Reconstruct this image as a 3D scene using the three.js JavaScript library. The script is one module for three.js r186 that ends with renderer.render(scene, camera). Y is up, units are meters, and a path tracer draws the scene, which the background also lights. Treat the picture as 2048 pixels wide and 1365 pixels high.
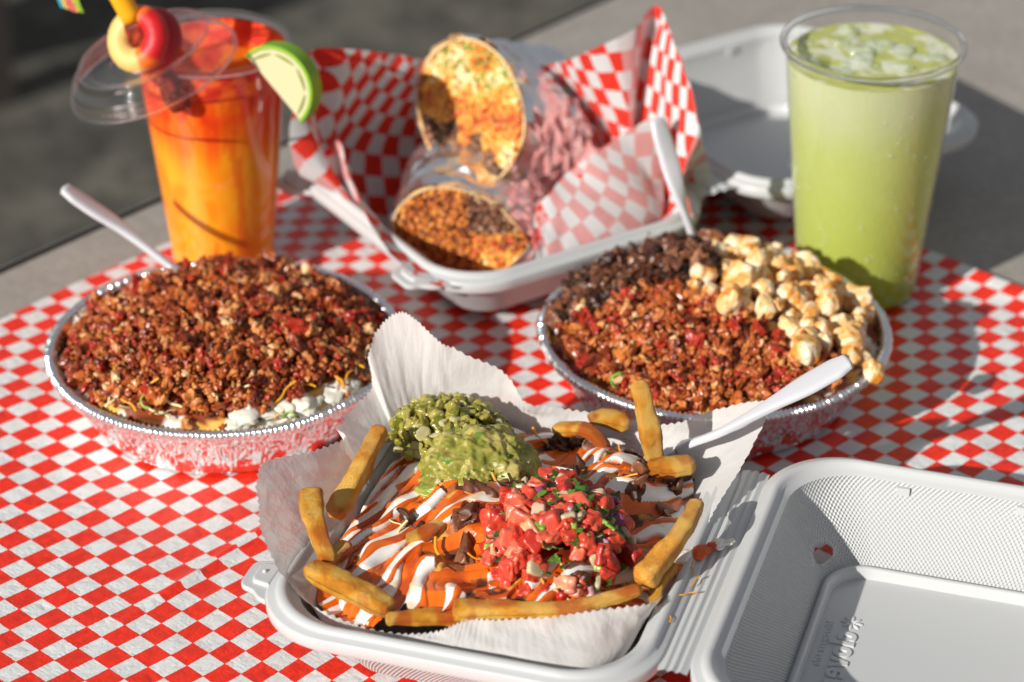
import * as THREE from 'three';
import { mergeGeometries, mergeVertices } from 'three/addons/utils/BufferGeometryUtils.js';
import { FontLoader } from 'three/addons/loaders/FontLoader.js';
import { TextGeometry } from 'three/addons/geometries/TextGeometry.js';

// ---------------------------------------------------------------- camera, sky, sun, exposure
const CAM_H = 0.73, PITCH = Math.PI / 6, FPX = 5300, CAM_Z = CAM_H / Math.tan(PITCH);
const scene = new THREE.Scene();
const camera = new THREE.PerspectiveCamera(2 * Math.atan(682.5 / FPX) * 180 / Math.PI, 1024 / 682, 0.05, 80);
camera.position.set(0, CAM_H, CAM_Z);
camera.lookAt(0, 0, 0);
camera.focus = 1.215;
camera.userData.fStop = 6.3;

const SKW = 256, SKH = 128, sky = new Float32Array(SKW * SKH * 4);
for (let j = 0; j < SKH; j++) for (let i = 0; i < SKW; i++) {
  const el = Math.max(0, ((j + 0.5) / SKH * 180 - 90) / 90), k = Math.pow(el, 0.6), o = (j * SKW + i) * 4;
  sky[o] = 0.30 * (1 - k) + 0.185 * k; sky[o + 1] = 0.30 * (1 - k) + 0.205 * k; sky[o + 2] = 0.305 * (1 - k) + 0.245 * k; sky[o + 3] = 1;
}
const skyTex = new THREE.DataTexture(sky, SKW, SKH, THREE.RGBAFormat, THREE.FloatType);
skyTex.mapping = THREE.EquirectangularReflectionMapping; skyTex.magFilter = THREE.LinearFilter; skyTex.needsUpdate = true;
scene.background = skyTex; scene.environment = skyTex;

const SUN_AZ = 0.80, SUN_EL = 0.458;                         // the light travels right and away from the camera
const sun = new THREE.DirectionalLight(new THREE.Color(1, 0.965, 0.9), 5.0);
sun.position.set(-Math.cos(SUN_EL) * Math.sin(SUN_AZ) * 4, Math.sin(SUN_EL) * 4, Math.cos(SUN_EL) * Math.cos(SUN_AZ) * 4);
sun.castShadow = true; sun.shadow.mapSize.set(4096, 4096);
Object.assign(sun.shadow.camera, { left: -3, right: 3, top: 3, bottom: -3, near: 0.1, far: 12 });
scene.add(sun);

const renderer = new THREE.WebGLRenderer({ antialias: true });
renderer.toneMapping = THREE.LinearToneMapping;
renderer.toneMappingExposure = 1.06;
renderer.shadowMap.enabled = true;

// ---------------------------------------------------------------- helpers
const V = (x, y, z) => new THREE.Vector3(x, y, z);
function rng(seed) { let a = seed >>> 0; return () => { a = (a + 0x6D2B79F5) | 0; let t = Math.imul(a ^ (a >>> 15), 1 | a); t = (t + Math.imul(t ^ (t >>> 7), 61 | t)) ^ t; return ((t ^ (t >>> 14)) >>> 0) / 4294967296; }; }
function hash(x, y, z) { let h = Math.imul(x, 374761393) ^ Math.imul(y, 668265263) ^ Math.imul(z, 2147483647 ^ 0x5bd1e995); h = Math.imul(h ^ (h >>> 13), 1274126177); h ^= h >>> 16; return (h >>> 0) / 4294967295; }
function vnoise(x, y, z) {                                   // -1 .. 1
  const xi = Math.floor(x), yi = Math.floor(y), zi = Math.floor(z); let fx = x - xi, fy = y - yi, fz = z - zi;
  fx = fx * fx * (3 - 2 * fx); fy = fy * fy * (3 - 2 * fy); fz = fz * fz * (3 - 2 * fz);
  const L = (a, b, t) => a + (b - a) * t;
  return 2 * L(L(L(hash(xi, yi, zi), hash(xi + 1, yi, zi), fx), L(hash(xi, yi + 1, zi), hash(xi + 1, yi + 1, zi), fx), fy),
    L(L(hash(xi, yi, zi + 1), hash(xi + 1, yi, zi + 1), fx), L(hash(xi, yi + 1, zi + 1), hash(xi + 1, yi + 1, zi + 1), fx), fy), fz) - 1;
}
const fbm = (x, y, z, o = 3) => { let s = 0, a = 0.5, f = 1; for (let i = 0; i < o; i++) { s += a * vnoise(x * f + i * 17.3, y * f - i * 9.1, z * f + i * 4.7); a *= 0.5; f *= 2.07; } return s; };
const ridge = (x, y, z) => 1 - 2 * Math.abs(vnoise(x, y, z));
const clamp = (x, a = 0, b = 1) => Math.min(b, Math.max(a, x));
const mix = (a, b, t) => a + (b - a) * t;
const sstep = (a, b, x) => { const t = clamp((x - a) / (b - a)); return t * t * (3 - 2 * t); };
const colCache = {};
const col = h => colCache[h] || (colCache[h] = (() => { const c = new THREE.Color(h); return [c.r, c.g, c.b]; })());   // sRGB hex to linear
const cmix = (a, b, t) => [mix(a[0], b[0], t), mix(a[1], b[1], t), mix(a[2], b[2], t)];
// the point at height h that the photograph shows at pixel (u, v): used once, to measure where things stand
function at(u, v, h = 0) {
  const x = (u - 1024) / FPX, y = -(v - 682.5) / FPX, s = Math.sin(PITCH), c = Math.cos(PITCH);
  const dy = -s + y * c, dz = -c - y * s, t = (h - CAM_H) / dy;
  return V(x * t, h, CAM_Z + dz * t);
}
const counts = {};
function numbered(name) { const n = counts[name] = (counts[name] ?? -1) + 1; return n ? `${name}_${String(n).padStart(3, '0')}` : name; }
function thing(name, label, category, p = [0, 0, 0], turn = 0, group) {
  const o = new THREE.Group(); o.name = numbered(name); scene.add(o);
  o.position.set(...p); o.rotation.y = turn; o.userData = { label, category };
  if (group) o.userData.group = group;
  return o;
}
function part(name, geo, mat, parent, label) {
  const m = new THREE.Mesh(geo, mat); m.name = name; m.castShadow = m.receiveShadow = true; parent.add(m);
  if (label) m.userData.label = label;
  return m;
}
function solo(name, geo, mat, label, category, group) {
  const m = part(numbered(name), geo, mat, scene); m.userData = { label, category }; if (group) m.userData.group = group; return m;
}
function structure(name, geo, mat, label) { const m = part(name, geo, mat, scene); m.userData = { kind: 'structure', label }; return m; }
const std = (o) => new THREE.MeshPhysicalMaterial({ side: THREE.DoubleSide, ...o });
const vmat = (o) => std({ vertexColors: true, color: 0xffffff, ...o });

function geom(pos, idx, colr, uv) {
  const g = new THREE.BufferGeometry();
  g.setAttribute('position', new THREE.Float32BufferAttribute(pos, 3));
  if (colr) g.setAttribute('color', new THREE.Float32BufferAttribute(colr, 3));
  if (uv) g.setAttribute('uv', new THREE.Float32BufferAttribute(uv, 2));
  g.setIndex(idx); g.computeVertexNormals(); return g;
}
// grid surface: f(s, t) -> Vector3, with optional colour and uv
function grid(nu, nv, f, { closed = false, color, uv } = {}) {
  const pos = [], c = [], w = [], idx = [], nn = closed ? nu : nu + 1;
  for (let j = 0; j <= nv; j++) for (let i = 0; i < nn; i++) {
    const p = f(i / nu, j / nv, i, j); pos.push(p.x, p.y, p.z);
    if (color) c.push(...color(i / nu, j / nv, p)); if (uv) w.push(...uv(i / nu, j / nv, p));
  }
  for (let j = 0; j < nv; j++) for (let i = 0; i < nu; i++) {
    const a = j * nn + i, b = j * nn + (i + 1) % nn, d = a + nn, e = b + nn; idx.push(a, d, b, b, d, e);
  }
  return geom(pos, idx, color && c, uv && w);
}
// a body swept along a curve: section(t, phi) -> [across, up]
function sweep(pts, n, m, section, up = V(0, 1, 0), opt = {}) {
  const cv = new THREE.CatmullRomCurve3(pts), pos = [], c = [], w = [], idx = [];
  for (let i = 0; i <= n; i++) {
    const t = i / n, p = cv.getPoint(t), T = cv.getTangent(t), S = V().crossVectors(T, up).normalize(), U = V().crossVectors(S, T);
    for (let k = 0; k < m; k++) {
      const [a, b] = section(t, k / m * 2 * Math.PI), q = p.clone().addScaledVector(S, a).addScaledVector(U, b);
      pos.push(q.x, q.y, q.z); if (opt.color) c.push(...opt.color(t, k / m * 2 * Math.PI, q)); w.push(t, k / m);
    }
  }
  for (let i = 0; i < n; i++) for (let k = 0; k < m; k++) { const a = i * m + k, b = i * m + (k + 1) % m; idx.push(a, b, a + m, b, b + m, a + m); }
  for (const [i, flip] of [[0, 1], [n, 0]]) {
    const p = cv.getPoint(i / n), o = pos.length / 3; pos.push(p.x, p.y, p.z); if (opt.color) c.push(...opt.color(i / n, 0, p)); w.push(i / n, 0.5);
    for (let k = 0; k < m; k++) { const a = i * m + k, b = i * m + (k + 1) % m; flip ? idx.push(o, b, a) : idx.push(o, a, b); }
  }
  return geom(pos, idx, opt.color && c, w);
}
const icoCache = {};
function ico(detail) {
  if (!icoCache[detail]) { const g = new THREE.IcosahedronGeometry(1, detail); g.deleteAttribute('uv'); g.deleteAttribute('normal'); icoCache[detail] = mergeVertices(g, 1e-5); }
  return icoCache[detail].clone();
}
// an irregular unit lump; k > 2 squares it off
function lump(detail, seed, { amp = 0.3, freq = 1.3, amp2 = 0.08, freq2 = 4, k = 2, warp = 0, scale = [1, 1, 1], color } = {}) {
  const g = ico(detail), p = g.attributes.position, c = [];
  for (let i = 0; i < p.count; i++) {
    let x = p.getX(i), y = p.getY(i), z = p.getZ(i);
    let r = 1 + amp * 2 * fbm(x * freq + seed * 7.31, y * freq + seed * 3.77, z * freq - seed * 5.1, 2) + amp2 * 2 * fbm(x * freq2 - seed, y * freq2 + seed * 2.2, z * freq2 + seed * 1.3, 3);
    if (k !== 2) r /= Math.pow(Math.abs(x) ** k + Math.abs(y) ** k + Math.abs(z) ** k, 1 / k);
    if (color) c.push(...color(x, y, z, r));
    const wf = 1.9, wa = warp && warp * vnoise(x * wf + seed, y * wf, z * wf), wb = warp && warp * vnoise(x * wf, y * wf + seed * 2, z * wf + 7), wc = warp && warp * vnoise(x * wf + 3, y * wf, z * wf + seed * 3);
    p.setXYZ(i, (x * r + wa) * scale[0], (y * r + wb) * scale[1], (z * r + wc) * scale[2]);
  }
  if (color) g.setAttribute('color', new THREE.Float32BufferAttribute(c, 3));
  g.computeVertexNormals(); return g;
}
// many small lumps joined into one geometry with a colour each
function joined(items) {                                      // [{geo, m, c}]
  let nv = 0, ni = 0; for (const it of items) { nv += it.geo.attributes.position.count; ni += it.geo.index.count; }
  const pos = new Float32Array(nv * 3), nor = new Float32Array(nv * 3), cl = new Float32Array(nv * 3), idx = new Uint32Array(ni);
  let ov = 0, oi = 0; const v = V(), nm = new THREE.Matrix3();
  for (const { geo, m, c } of items) {
    const P = geo.attributes.position, N = geo.attributes.normal, C = geo.attributes.color; nm.getNormalMatrix(m);
    for (let i = 0; i < P.count; i++) {
      v.fromBufferAttribute(P, i).applyMatrix4(m).toArray(pos, (ov + i) * 3); v.fromBufferAttribute(N, i).applyMatrix3(nm).normalize().toArray(nor, (ov + i) * 3);
      for (let q = 0; q < 3; q++) cl[(ov + i) * 3 + q] = c[q] * (C ? C.array[i * 3 + q] : 1);
    }
    for (let i = 0; i < geo.index.count; i++) idx[oi + i] = geo.index.array[i] + ov;
    ov += P.count; oi += geo.index.count;
  }
  const g = new THREE.BufferGeometry();
  g.setAttribute('position', new THREE.BufferAttribute(pos, 3)); g.setAttribute('normal', new THREE.BufferAttribute(nor, 3)); g.setAttribute('color', new THREE.BufferAttribute(cl, 3));
  g.setIndex(new THREE.BufferAttribute(idx, 1)); return g;
}
const TM = (x, y, z, s, R, sx = 1, sy = 1, sz = 1) => new THREE.Matrix4().compose(V(x, y, z), new THREE.Quaternion().setFromEuler(new THREE.Euler(R() * 6.28, R() * 6.28, R() * 6.28)), V(s * sx, s * sy, s * sz));
function setM(mesh, m) { m.decompose(mesh.position, mesh.quaternion, mesh.scale); return mesh; }
const pick = (R, table) => { let r = R() * table.reduce((s, t) => s + t[1], 0); for (const [v, w] of table) { r -= w; if (r <= 0) return v; } return table[0][0]; };

function dataTex(w, h, f, srgb = true) {
  const d = new Uint8Array(w * h * 4);
  for (let j = 0; j < h; j++) for (let i = 0; i < w; i++) { const c = f(i / w, j / h, i, j), o = (j * w + i) * 4; d[o] = clamp(c[0]) * 255; d[o + 1] = clamp(c[1]) * 255; d[o + 2] = clamp(c[2]) * 255; d[o + 3] = 255; }
  const t = new THREE.DataTexture(d, w, h); t.wrapS = t.wrapT = THREE.RepeatWrapping; t.magFilter = THREE.LinearFilter; if (srgb) t.colorSpace = THREE.SRGBColorSpace; t.needsUpdate = true; return t;
}
// noise that repeats with period n cells over 0..1
const tn = (u, v, n, s) => { const x = u * n, y = v * n, xi = Math.floor(x), yi = Math.floor(y); let a = x - xi, b = y - yi; a = a * a * (3 - 2 * a); b = b * b * (3 - 2 * b); const h = (i, j) => hash(((i % n) + n) % n, ((j % n) + n) % n, s); return mix(mix(h(xi, yi), h(xi + 1, yi), a), mix(h(xi, yi + 1), h(xi + 1, yi + 1), a), b); };

// ---------------------------------------------------------------- textures and materials
const CELLS = 12;
function checkerPaint(red, white, show) {
  return dataTex(1536, 1536, (u, v) => {
    const x = u * CELLS, y = v * CELLS, i = Math.floor(x), j = Math.floor(y);
    const ex = Math.min(x - i, 1 - (x - i)), ey = Math.min(y - j, 1 - (y - j)), edge = Math.min(ex, ey), wob = 0.012 + 0.02 * (tn(u, v, 192, 3) - 0.5);
    let on = (i + j) % 2 === 0;
    if (!on && edge < wob) on = true;                        // the ink spreads a hair
    const mott = 0.90 + 0.12 * tn(u, v, 48, 5) + 0.07 * tn(u, v, 384, 6) - 0.03, fleck = on && tn(u, v, 512, 8) > 0.93 ? 0.12 : 0;
    const c = on ? [red[0] * mott, (red[1] + fleck) * mott, (red[2] + fleck) * mott] : white.map(w => w * (0.985 + 0.03 * (tn(u, v, 96, 9) - 0.5)));
    return show >= 1 ? c : [0, 1, 2].map(k => mix(white[k] * (0.98 + 0.03 * tn(u, v, 96, 4)), c[k], show));
  });
}
const texChecker = checkerPaint([0.945, 0.19, 0.10], [0.885, 0.89, 0.885], 1);
const texCheckerBack = checkerPaint([0.93, 0.35, 0.33], [0.90, 0.88, 0.88], 0.42);
const texCrinkle = dataTex(512, 512, (u, v) => { let h = 0.5; for (const [n, a, s] of [[6, .5, 1], [14, .35, 2], [40, .18, 3], [120, .08, 4]]) h += a * (0.5 - Math.abs(tn(u, v, n, s) - 0.5) * 2) * 0.5; return [h, h, h]; }, false);
const texKnurl = dataTex(64, 64, (u, v) => { const h = 0.5 + 0.5 * Math.cos(u * 6.2832) * Math.cos(v * 6.2832); return [h, h, h]; }, false);
const texGrain = dataTex(512, 512, (u, v) => { const h = 0.5 * tn(u, v, 64, 1) + 0.3 * tn(u, v, 160, 2) + 0.2 * tn(u, v, 256, 3); return [h, h, h]; }, false);
const texAsphalt = dataTex(1024, 1024, (u, v) => { const a = tn(u, v, 16, 1), b = tn(u, v, 90, 2), c = tn(u, v, 256, 3), k = 0.295 + 0.05 * (a - 0.5) + 0.10 * (b - 0.5) + 0.14 * (c - 0.5); return [k * 1.04, k * 1.0, k * 0.90]; });
const texTable = dataTex(1024, 1024, (u, v) => { const k = 0.60 + 0.03 * (tn(u, v, 6, 1) - .5) + 0.03 * (tn(u, v, 40, 2) - .5) + 0.06 * (tn(u, v, 220, 3) - .5); return [k * 1.02, k * 0.975, k * 0.925]; });
const rep = (t, x, y) => { const c = t.clone(); c.repeat.set(x, y); c.needsUpdate = true; return c; };

const M = {
  paper: std({ map: texChecker, roughness: 0.37, bumpMap: rep(texCrinkle, 1.7, 1.7), bumpScale: 0.0016 }),
  linerIn: std({ map: texChecker, roughness: 0.92, transmission: 0.2, thickness: 0 }),
  linerOut: std({ map: texCheckerBack, roughness: 0.92, transmission: 0.25, thickness: 0 }),
  parchment: std({ color: new THREE.Color(0.82, 0.80, 0.775), roughness: 0.9, transmission: 0.42, thickness: 0, bumpMap: rep(texCrinkle, 9, 9), bumpScale: 0.0009 }),
  plastic: std({ color: new THREE.Color(0.545, 0.55, 0.55), roughness: 0.3 }),
  knurl: std({ color: new THREE.Color(0.545, 0.55, 0.55), roughness: 0.32, bumpMap: rep(texKnurl, 1 / 0.0027, 1 / 0.0027), bumpScale: 0.0007 }),
  fork: std({ color: new THREE.Color(0.60, 0.60, 0.63), roughness: 0.3 }),
  foil: std({ color: new THREE.Color(0.91, 0.91, 0.92), metalness: 1, roughness: 0.2 }),
  foilRim: std({ color: new THREE.Color(0.9, 0.9, 0.91), metalness: 1, roughness: 0.24 }),
  wrap: std({ color: new THREE.Color(0.93, 0.94, 0.94), metalness: 1, roughness: 0.3 }),
  clear: std({ color: 0xffffff, roughness: 0.03, transmission: 1, thickness: 0, ior: 1.5 }),
  glass: std({ color: 0xffffff, roughness: 0.02, transmission: 1, thickness: 0.002, ior: 1.5 }),
  tableTop: std({ map: rep(texTable, 1.4, 1.4), roughness: 0.6 }),
  tableEdge: std({ color: new THREE.Color(0.17, 0.165, 0.15), roughness: 0.6 }),
  asphalt: std({ map: rep(texAsphalt, 12, 12), roughness: 0.95, bumpMap: rep(texGrain, 40, 40), bumpScale: 0.004 }),
  rubber: std({ color: new THREE.Color(0.006, 0.006, 0.006), roughness: 1, specularIntensity: 0.15 }),
};

// ---------------------------------------------------------------- ground and table
{
  const g = new THREE.PlaneGeometry(60, 60); g.rotateX(-Math.PI / 2); g.translate(0, -0.75, 0);
  structure('ground', g, M.asphalt, 'dark grey asphalt ground behind the table, out of focus');
}
const TE = V(0.667, 0, -0.745).normalize(), TN = V(0.745, 0, 0.667).normalize();    // along the table edge, and in from it
{
  const e0 = at(0, 527, 0), t = thing('table', 'beige grey table top with a dark edge under the checkered paper', 'table', [e0.x, -0.75, e0.z], 0);
  const W = 1.05, L0 = -1.3, L1 = 1.25, r = 0.012;
  // local frame along the edge: x = TE, y up, z = TN
  const ry = Math.atan2(-TE.z, TE.x), inner = (g) => { g.rotateY(ry); return g; };
  const prof = [[0.0, -0.034], [0.0, -0.006], [0.0018, -0.0018], [0.006, 0.0]];
  const slab = new THREE.BoxGeometry(L1 - L0, 0.004, W - 0.012); slab.translate((L0 + L1) / 2, 0.746 + 0.0005, W / 2 + 0.002);
  const uvp = slab.attributes.uv, pp = slab.attributes.position; for (let i = 0; i < uvp.count; i++) uvp.setXY(i, pp.getX(i), pp.getZ(i));
  part('table_top', inner(slab), M.tableTop, t);
  const edgePos = grid(1, prof.length - 1, (s, q, i, j) => V(i ? L1 : L0, 0.748 + prof[j][1], prof[j][0] - 0.004));
  part('edge_trim', inner(edgePos), M.tableEdge, t, 'dark grey edge strip of the table');
  const under = new THREE.BoxGeometry(L1 - L0 - 0.02, 0.025, W - 0.03); under.translate((L0 + L1) / 2, 0.728, W / 2);
  part('underside_panel', inner(under), M.tableEdge, t);
  const legMat = std({ color: new THREE.Color(0.22, 0.21, 0.19), roughness: 0.5, metalness: 0.2 });
  for (const x of [-1.05, 1.0]) {
    const l = sweep([V(x, 0.72, 0.45), V(x, 0.5, 0.25), V(x, 0.2, -0.05), V(x, 0.0, -0.22)], 20, 12, (q, f) => [0.024 * Math.cos(f), 0.024 * Math.sin(f)], V(1, 0, 0));
    part('leg', inner(l), legMat, t);
    const l2 = sweep([V(x, 0.72, 0.6), V(x, 0.5, 0.8), V(x, 0.2, 1.1), V(x, 0.0, 1.25)], 20, 12, (q, f) => [0.024 * Math.cos(f), 0.024 * Math.sin(f)], V(1, 0, 0));
    part('leg', inner(l2), legMat, t);
  }
  // a bench left of the frame, whose shadow lies across the asphalt at the top left
  const gA = at(0, 128, -0.75), gB = at(560, 0, -0.75), bd = gB.clone().sub(gA).normalize(), bn = V(bd.z, 0, -bd.x), bh = 0.46, back = bh / Math.tan(SUN_EL);
  const b0 = gA.clone().add(V(-Math.sin(SUN_AZ) * back, bh, Math.cos(SUN_AZ) * back)), bench = thing('bench', 'dark bench outside the left edge, its shadow dark on the asphalt at the top left', 'bench', [b0.x, -0.75, b0.z], Math.atan2(-bd.z, bd.x));
  const wood = std({ color: new THREE.Color(0.05, 0.04, 0.035), roughness: 0.7 });
  for (const [z, x0, x1] of [[-0.10, -0.75, 1.0], [-0.315, 0.16, 1.0], [-0.52, -0.75, 1.0], [-0.725, -0.75, 1.0]]) { const g = new THREE.BoxGeometry(x1 - x0, 0.035, 0.2); g.translate((x0 + x1) / 2, bh, z); part('seat_plank', g, wood, bench); }
  for (const x of [-0.6, 0.85]) for (const z of [-0.1, -0.7]) { const g = new THREE.BoxGeometry(0.06, bh - 0.02, 0.06); g.translate(x, bh / 2 - 0.01, z); part('leg', g, wood, bench); }
}

// ---------------------------------------------------------------- checkered paper under everything
const CA = V(0.722, 0, 0.692), CB = V(0.732, 0, -0.681), C0 = at(222, 1044, 0), CW = 0.0111, CH = 0.0130;
const pleatA = at(225, 1268, 0), pleatB = at(500, 1090, 0), pleatD = pleatB.clone().sub(pleatA).normalize(), pleatN = V(-pleatD.z, 0, pleatD.x);
function paperH(x, z) {
  const r = fbm(x * 14 + 3, z * 14, 1.5, 3) * 0.0012 + Math.max(0, ridge(x * 9 + z * 5, z * 7 - x * 3, 4.2) - 0.75) * 0.004;
  const q = V(x, 0, z).sub(pleatA), al = q.dot(pleatD), ac = q.dot(pleatN), w = sstep(-0.01, 0.05, al) * (1 - sstep(0.11, 0.15, al));
  return 0.0018 + r + w * 0.0028 * Math.exp(-Math.pow(ac / 0.0035, 2)) * (ac < 0 ? 1 : 0.35);
}
{
  const n1 = TE, n2 = V(0.73, 0, 0.68);
  const corner = V(-0.008, 0, -0.33), t = thing('checkered_paper', 'red and white checkered paper sheet covering the table under the food', 'paper', [corner.x, 0, corner.z], 0);
  const LA = 0.98, LB = 0.95;                                   // back along the left edge, and along the right back edge
  const f = (s, q) => {
    const p = corner.clone().addScaledVector(n1, -s * LA).addScaledVector(n2, q * LB); let y = paperH(p.x, p.z);
    y += 0.006 * Math.pow(1 - sstep(0, 0.03, s * LA), 2) * (0.5 + 0.5 * vnoise(q * 14, 1, 2));
    return V(p.x - corner.x, y, p.z - corner.z);
  };
  part('paper_sheet', grid(300, 300, f, { uv: (s, q, p) => {
    const d = V(p.x + corner.x - C0.x, 0, p.z + corner.z - C0.z), qq = V(p.x + corner.x, 0, p.z + corner.z).sub(pleatA), al = qq.dot(pleatD), ac = qq.dot(pleatN);
    const shift = 0.0045 * sstep(0, 0.06, al) * (1 - sstep(0.10, 0.2, al)) * sstep(-0.0015, 0.0015, ac);
    d.addScaledVector(pleatN, shift);
    const x = d.x, z = d.z, det = CA.x * CB.z - CA.z * CB.x;
    return [(x * CB.z - z * CB.x) / det / CW / CELLS, (CA.x * z - CA.z * x) / det / CH / CELLS];
  } }), M.paper, t);
}

// ---------------------------------------------------------------- hinged plastic take-out containers
let HW = 0.090, HD = 0.1055; const RC = 0.038, HINGE = 0.013;
function rrect(hw, hd, r, nc = 36, ns = 40) {                     // closed outline, always the same number of points
  const out = [];
  for (const [sx, sz, a0] of [[1, 1, 0], [-1, 1, Math.PI / 2], [-1, -1, Math.PI], [1, -1, 1.5 * Math.PI]]) {
    const cx = sx * (hw - r), cz = sz * (hd - r);
    for (let i = 0; i < nc; i++) { const a = a0 + (i / nc) * Math.PI / 2; out.push([cx + r * Math.cos(a), cz + r * Math.sin(a)]); }
    const a = a0 + Math.PI / 2, p = [cx + r * Math.cos(a), cz + r * Math.sin(a)];
    const q = [[-(hw - r), hd], [-hw, -(hd - r)], [hw - r, -hd], [hw, hd - r]][a0 / (Math.PI / 2)];
    for (let i = 0; i < ns; i++) out.push([mix(p[0], q[0], i / ns), mix(p[1], q[1], i / ns)]);
  }
  return out;
}
function loft(rings, edit) {                                      // rings: [inset, y]
  const pos = [], uv = [], idx = []; let vlen = 0, N = 0;
  const outline0 = rrect(HW, HD, RC), per = [0]; for (let i = 1; i <= outline0.length; i++) { const a = outline0[i - 1], b = outline0[i % outline0.length]; per.push(per[i - 1] + Math.hypot(a[0] - b[0], a[1] - b[1])); }
  rings.forEach(([d, y], j) => {
    const o = rrect(HW - d, HD - d, Math.max(0.006, RC - d * 0.55)); N = o.length;
    if (j) vlen += Math.hypot(d - rings[j - 1][0], y - rings[j - 1][1]);
    for (let i = 0; i <= N; i++) { const p = V(o[i % N][0], y, o[i % N][1]); if (edit) edit(p); pos.push(p.x, p.y, p.z); uv.push(per[i], vlen); }
  });
  for (let j = 0; j < rings.length - 1; j++) for (let i = 0; i < N; i++) { const a = j * (N + 1) + i, b = a + 1, d = a + N + 1, e = d + 1; idx.push(a, b, d, b, e, d); }
  return { pos, uv, idx };
}
const RIM = [[0.001, 0.0395], [-0.0005, 0.041], [-0.0008, 0.0455], [0.0004, 0.0468], [0.0028, 0.0468], [0.0036, 0.0482], [0.0046, 0.0494], [0.0064, 0.0497], [0.008, 0.0488], [0.0088, 0.0472], [0.0108, 0.0462], [0.0125, 0.045]];
const WALL = []; for (let j = 0; j <= 36; j++) { const t = j / 36; WALL.push([0.0125 + 0.0075 * sstep(0, 0.9, t) + 0.013 * Math.pow(t, 1.5), 0.045 - 0.0405 * t + 0.0035 * Math.pow(t, 4)]); }
const FLOOR_D = 0.033, FLOOR_Y = 0.008;
function shapeOf(o, hole) { const s = new THREE.Shape(o.map(([x, z]) => new THREE.Vector2(x, -z))); if (hole) s.holes.push(new THREE.Path(hole.map(([x, z]) => new THREE.Vector2(x, -z)))); return s; }
const font = await new FontLoader().loadAsync('fonts/droid/droid_sans_bold.typeface.json');
function text(s, size, depth) { const g = new TextGeometry(s, { font, size, depth, curveSegments: 5, bevelEnabled: true, bevelSize: size * 0.03, bevelThickness: depth * 0.5, bevelSegments: 2 }); g.computeBoundingBox(); return g; }
function half(owner, prefix, dx, { hole, logo } = {}) {
  const put = (r) => { const p = r.pos; for (let i = 0; i < p.length; i += 3) p[i] += dx; return geom(p, r.idx, null, r.uv); };
  part(prefix + '_rim', put(loft(RIM)), M.plastic, owner);
  const w = loft(WALL.map(a => a.slice()));
  if (hole) {                                                      // a finger hole through the wall near one corner
    const [hx, hy, hz, hr] = hole, keep = [], D = (k) => { const x = w.pos[k * 3] - hx, y = (w.pos[k * 3 + 1] - hy) * 1.7, z = w.pos[k * 3 + 2] - hz; return Math.hypot(x, y, z) / hr; };
    const ds = []; for (let k = 0; k < w.pos.length / 3; k++) ds.push(D(k));
    for (let k = 0; k < ds.length; k++) if (ds[k] > 0.72 && ds[k] < 1.28) { const s = 1 / ds[k]; for (const [q, c] of [[0, hx], [1, hy], [2, hz]]) w.pos[k * 3 + q] = c + (w.pos[k * 3 + q] - c) * s; ds[k] = 1; }
    for (let i = 0; i < w.idx.length; i += 3) if (Math.max(ds[w.idx[i]], ds[w.idx[i + 1]], ds[w.idx[i + 2]]) > 1.0001 || Math.min(ds[w.idx[i]], ds[w.idx[i + 1]], ds[w.idx[i + 2]]) > 1.0001) keep.push(w.idx[i], w.idx[i + 1], w.idx[i + 2]);
    w.idx = keep;
  }
  part(prefix + '_wall', put(w), M.knurl, owner);
  const ridgeR = loft([[FLOOR_D, FLOOR_Y], [FLOOR_D + 0.0008, FLOOR_Y + 0.0022], [FLOOR_D + 0.0026, FLOOR_Y + 0.0026], [FLOOR_D + 0.0040, FLOOR_Y + 0.0016], [FLOOR_D + 0.0046, FLOOR_Y - 0.003]]);
  part(prefix + '_floor_ridge', put(ridgeR), M.plastic, owner);
  const d = FLOOR_D + 0.0046, sh = new THREE.ShapeGeometry(shapeOf(rrect(HW - d, HD - d, RC - d * 0.55)), 4); sh.rotateX(-Math.PI / 2); sh.translate(dx, FLOOR_Y - 0.003, 0);
  part(prefix + '_floor', sh, M.plastic, owner);
  return put;
}
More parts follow.
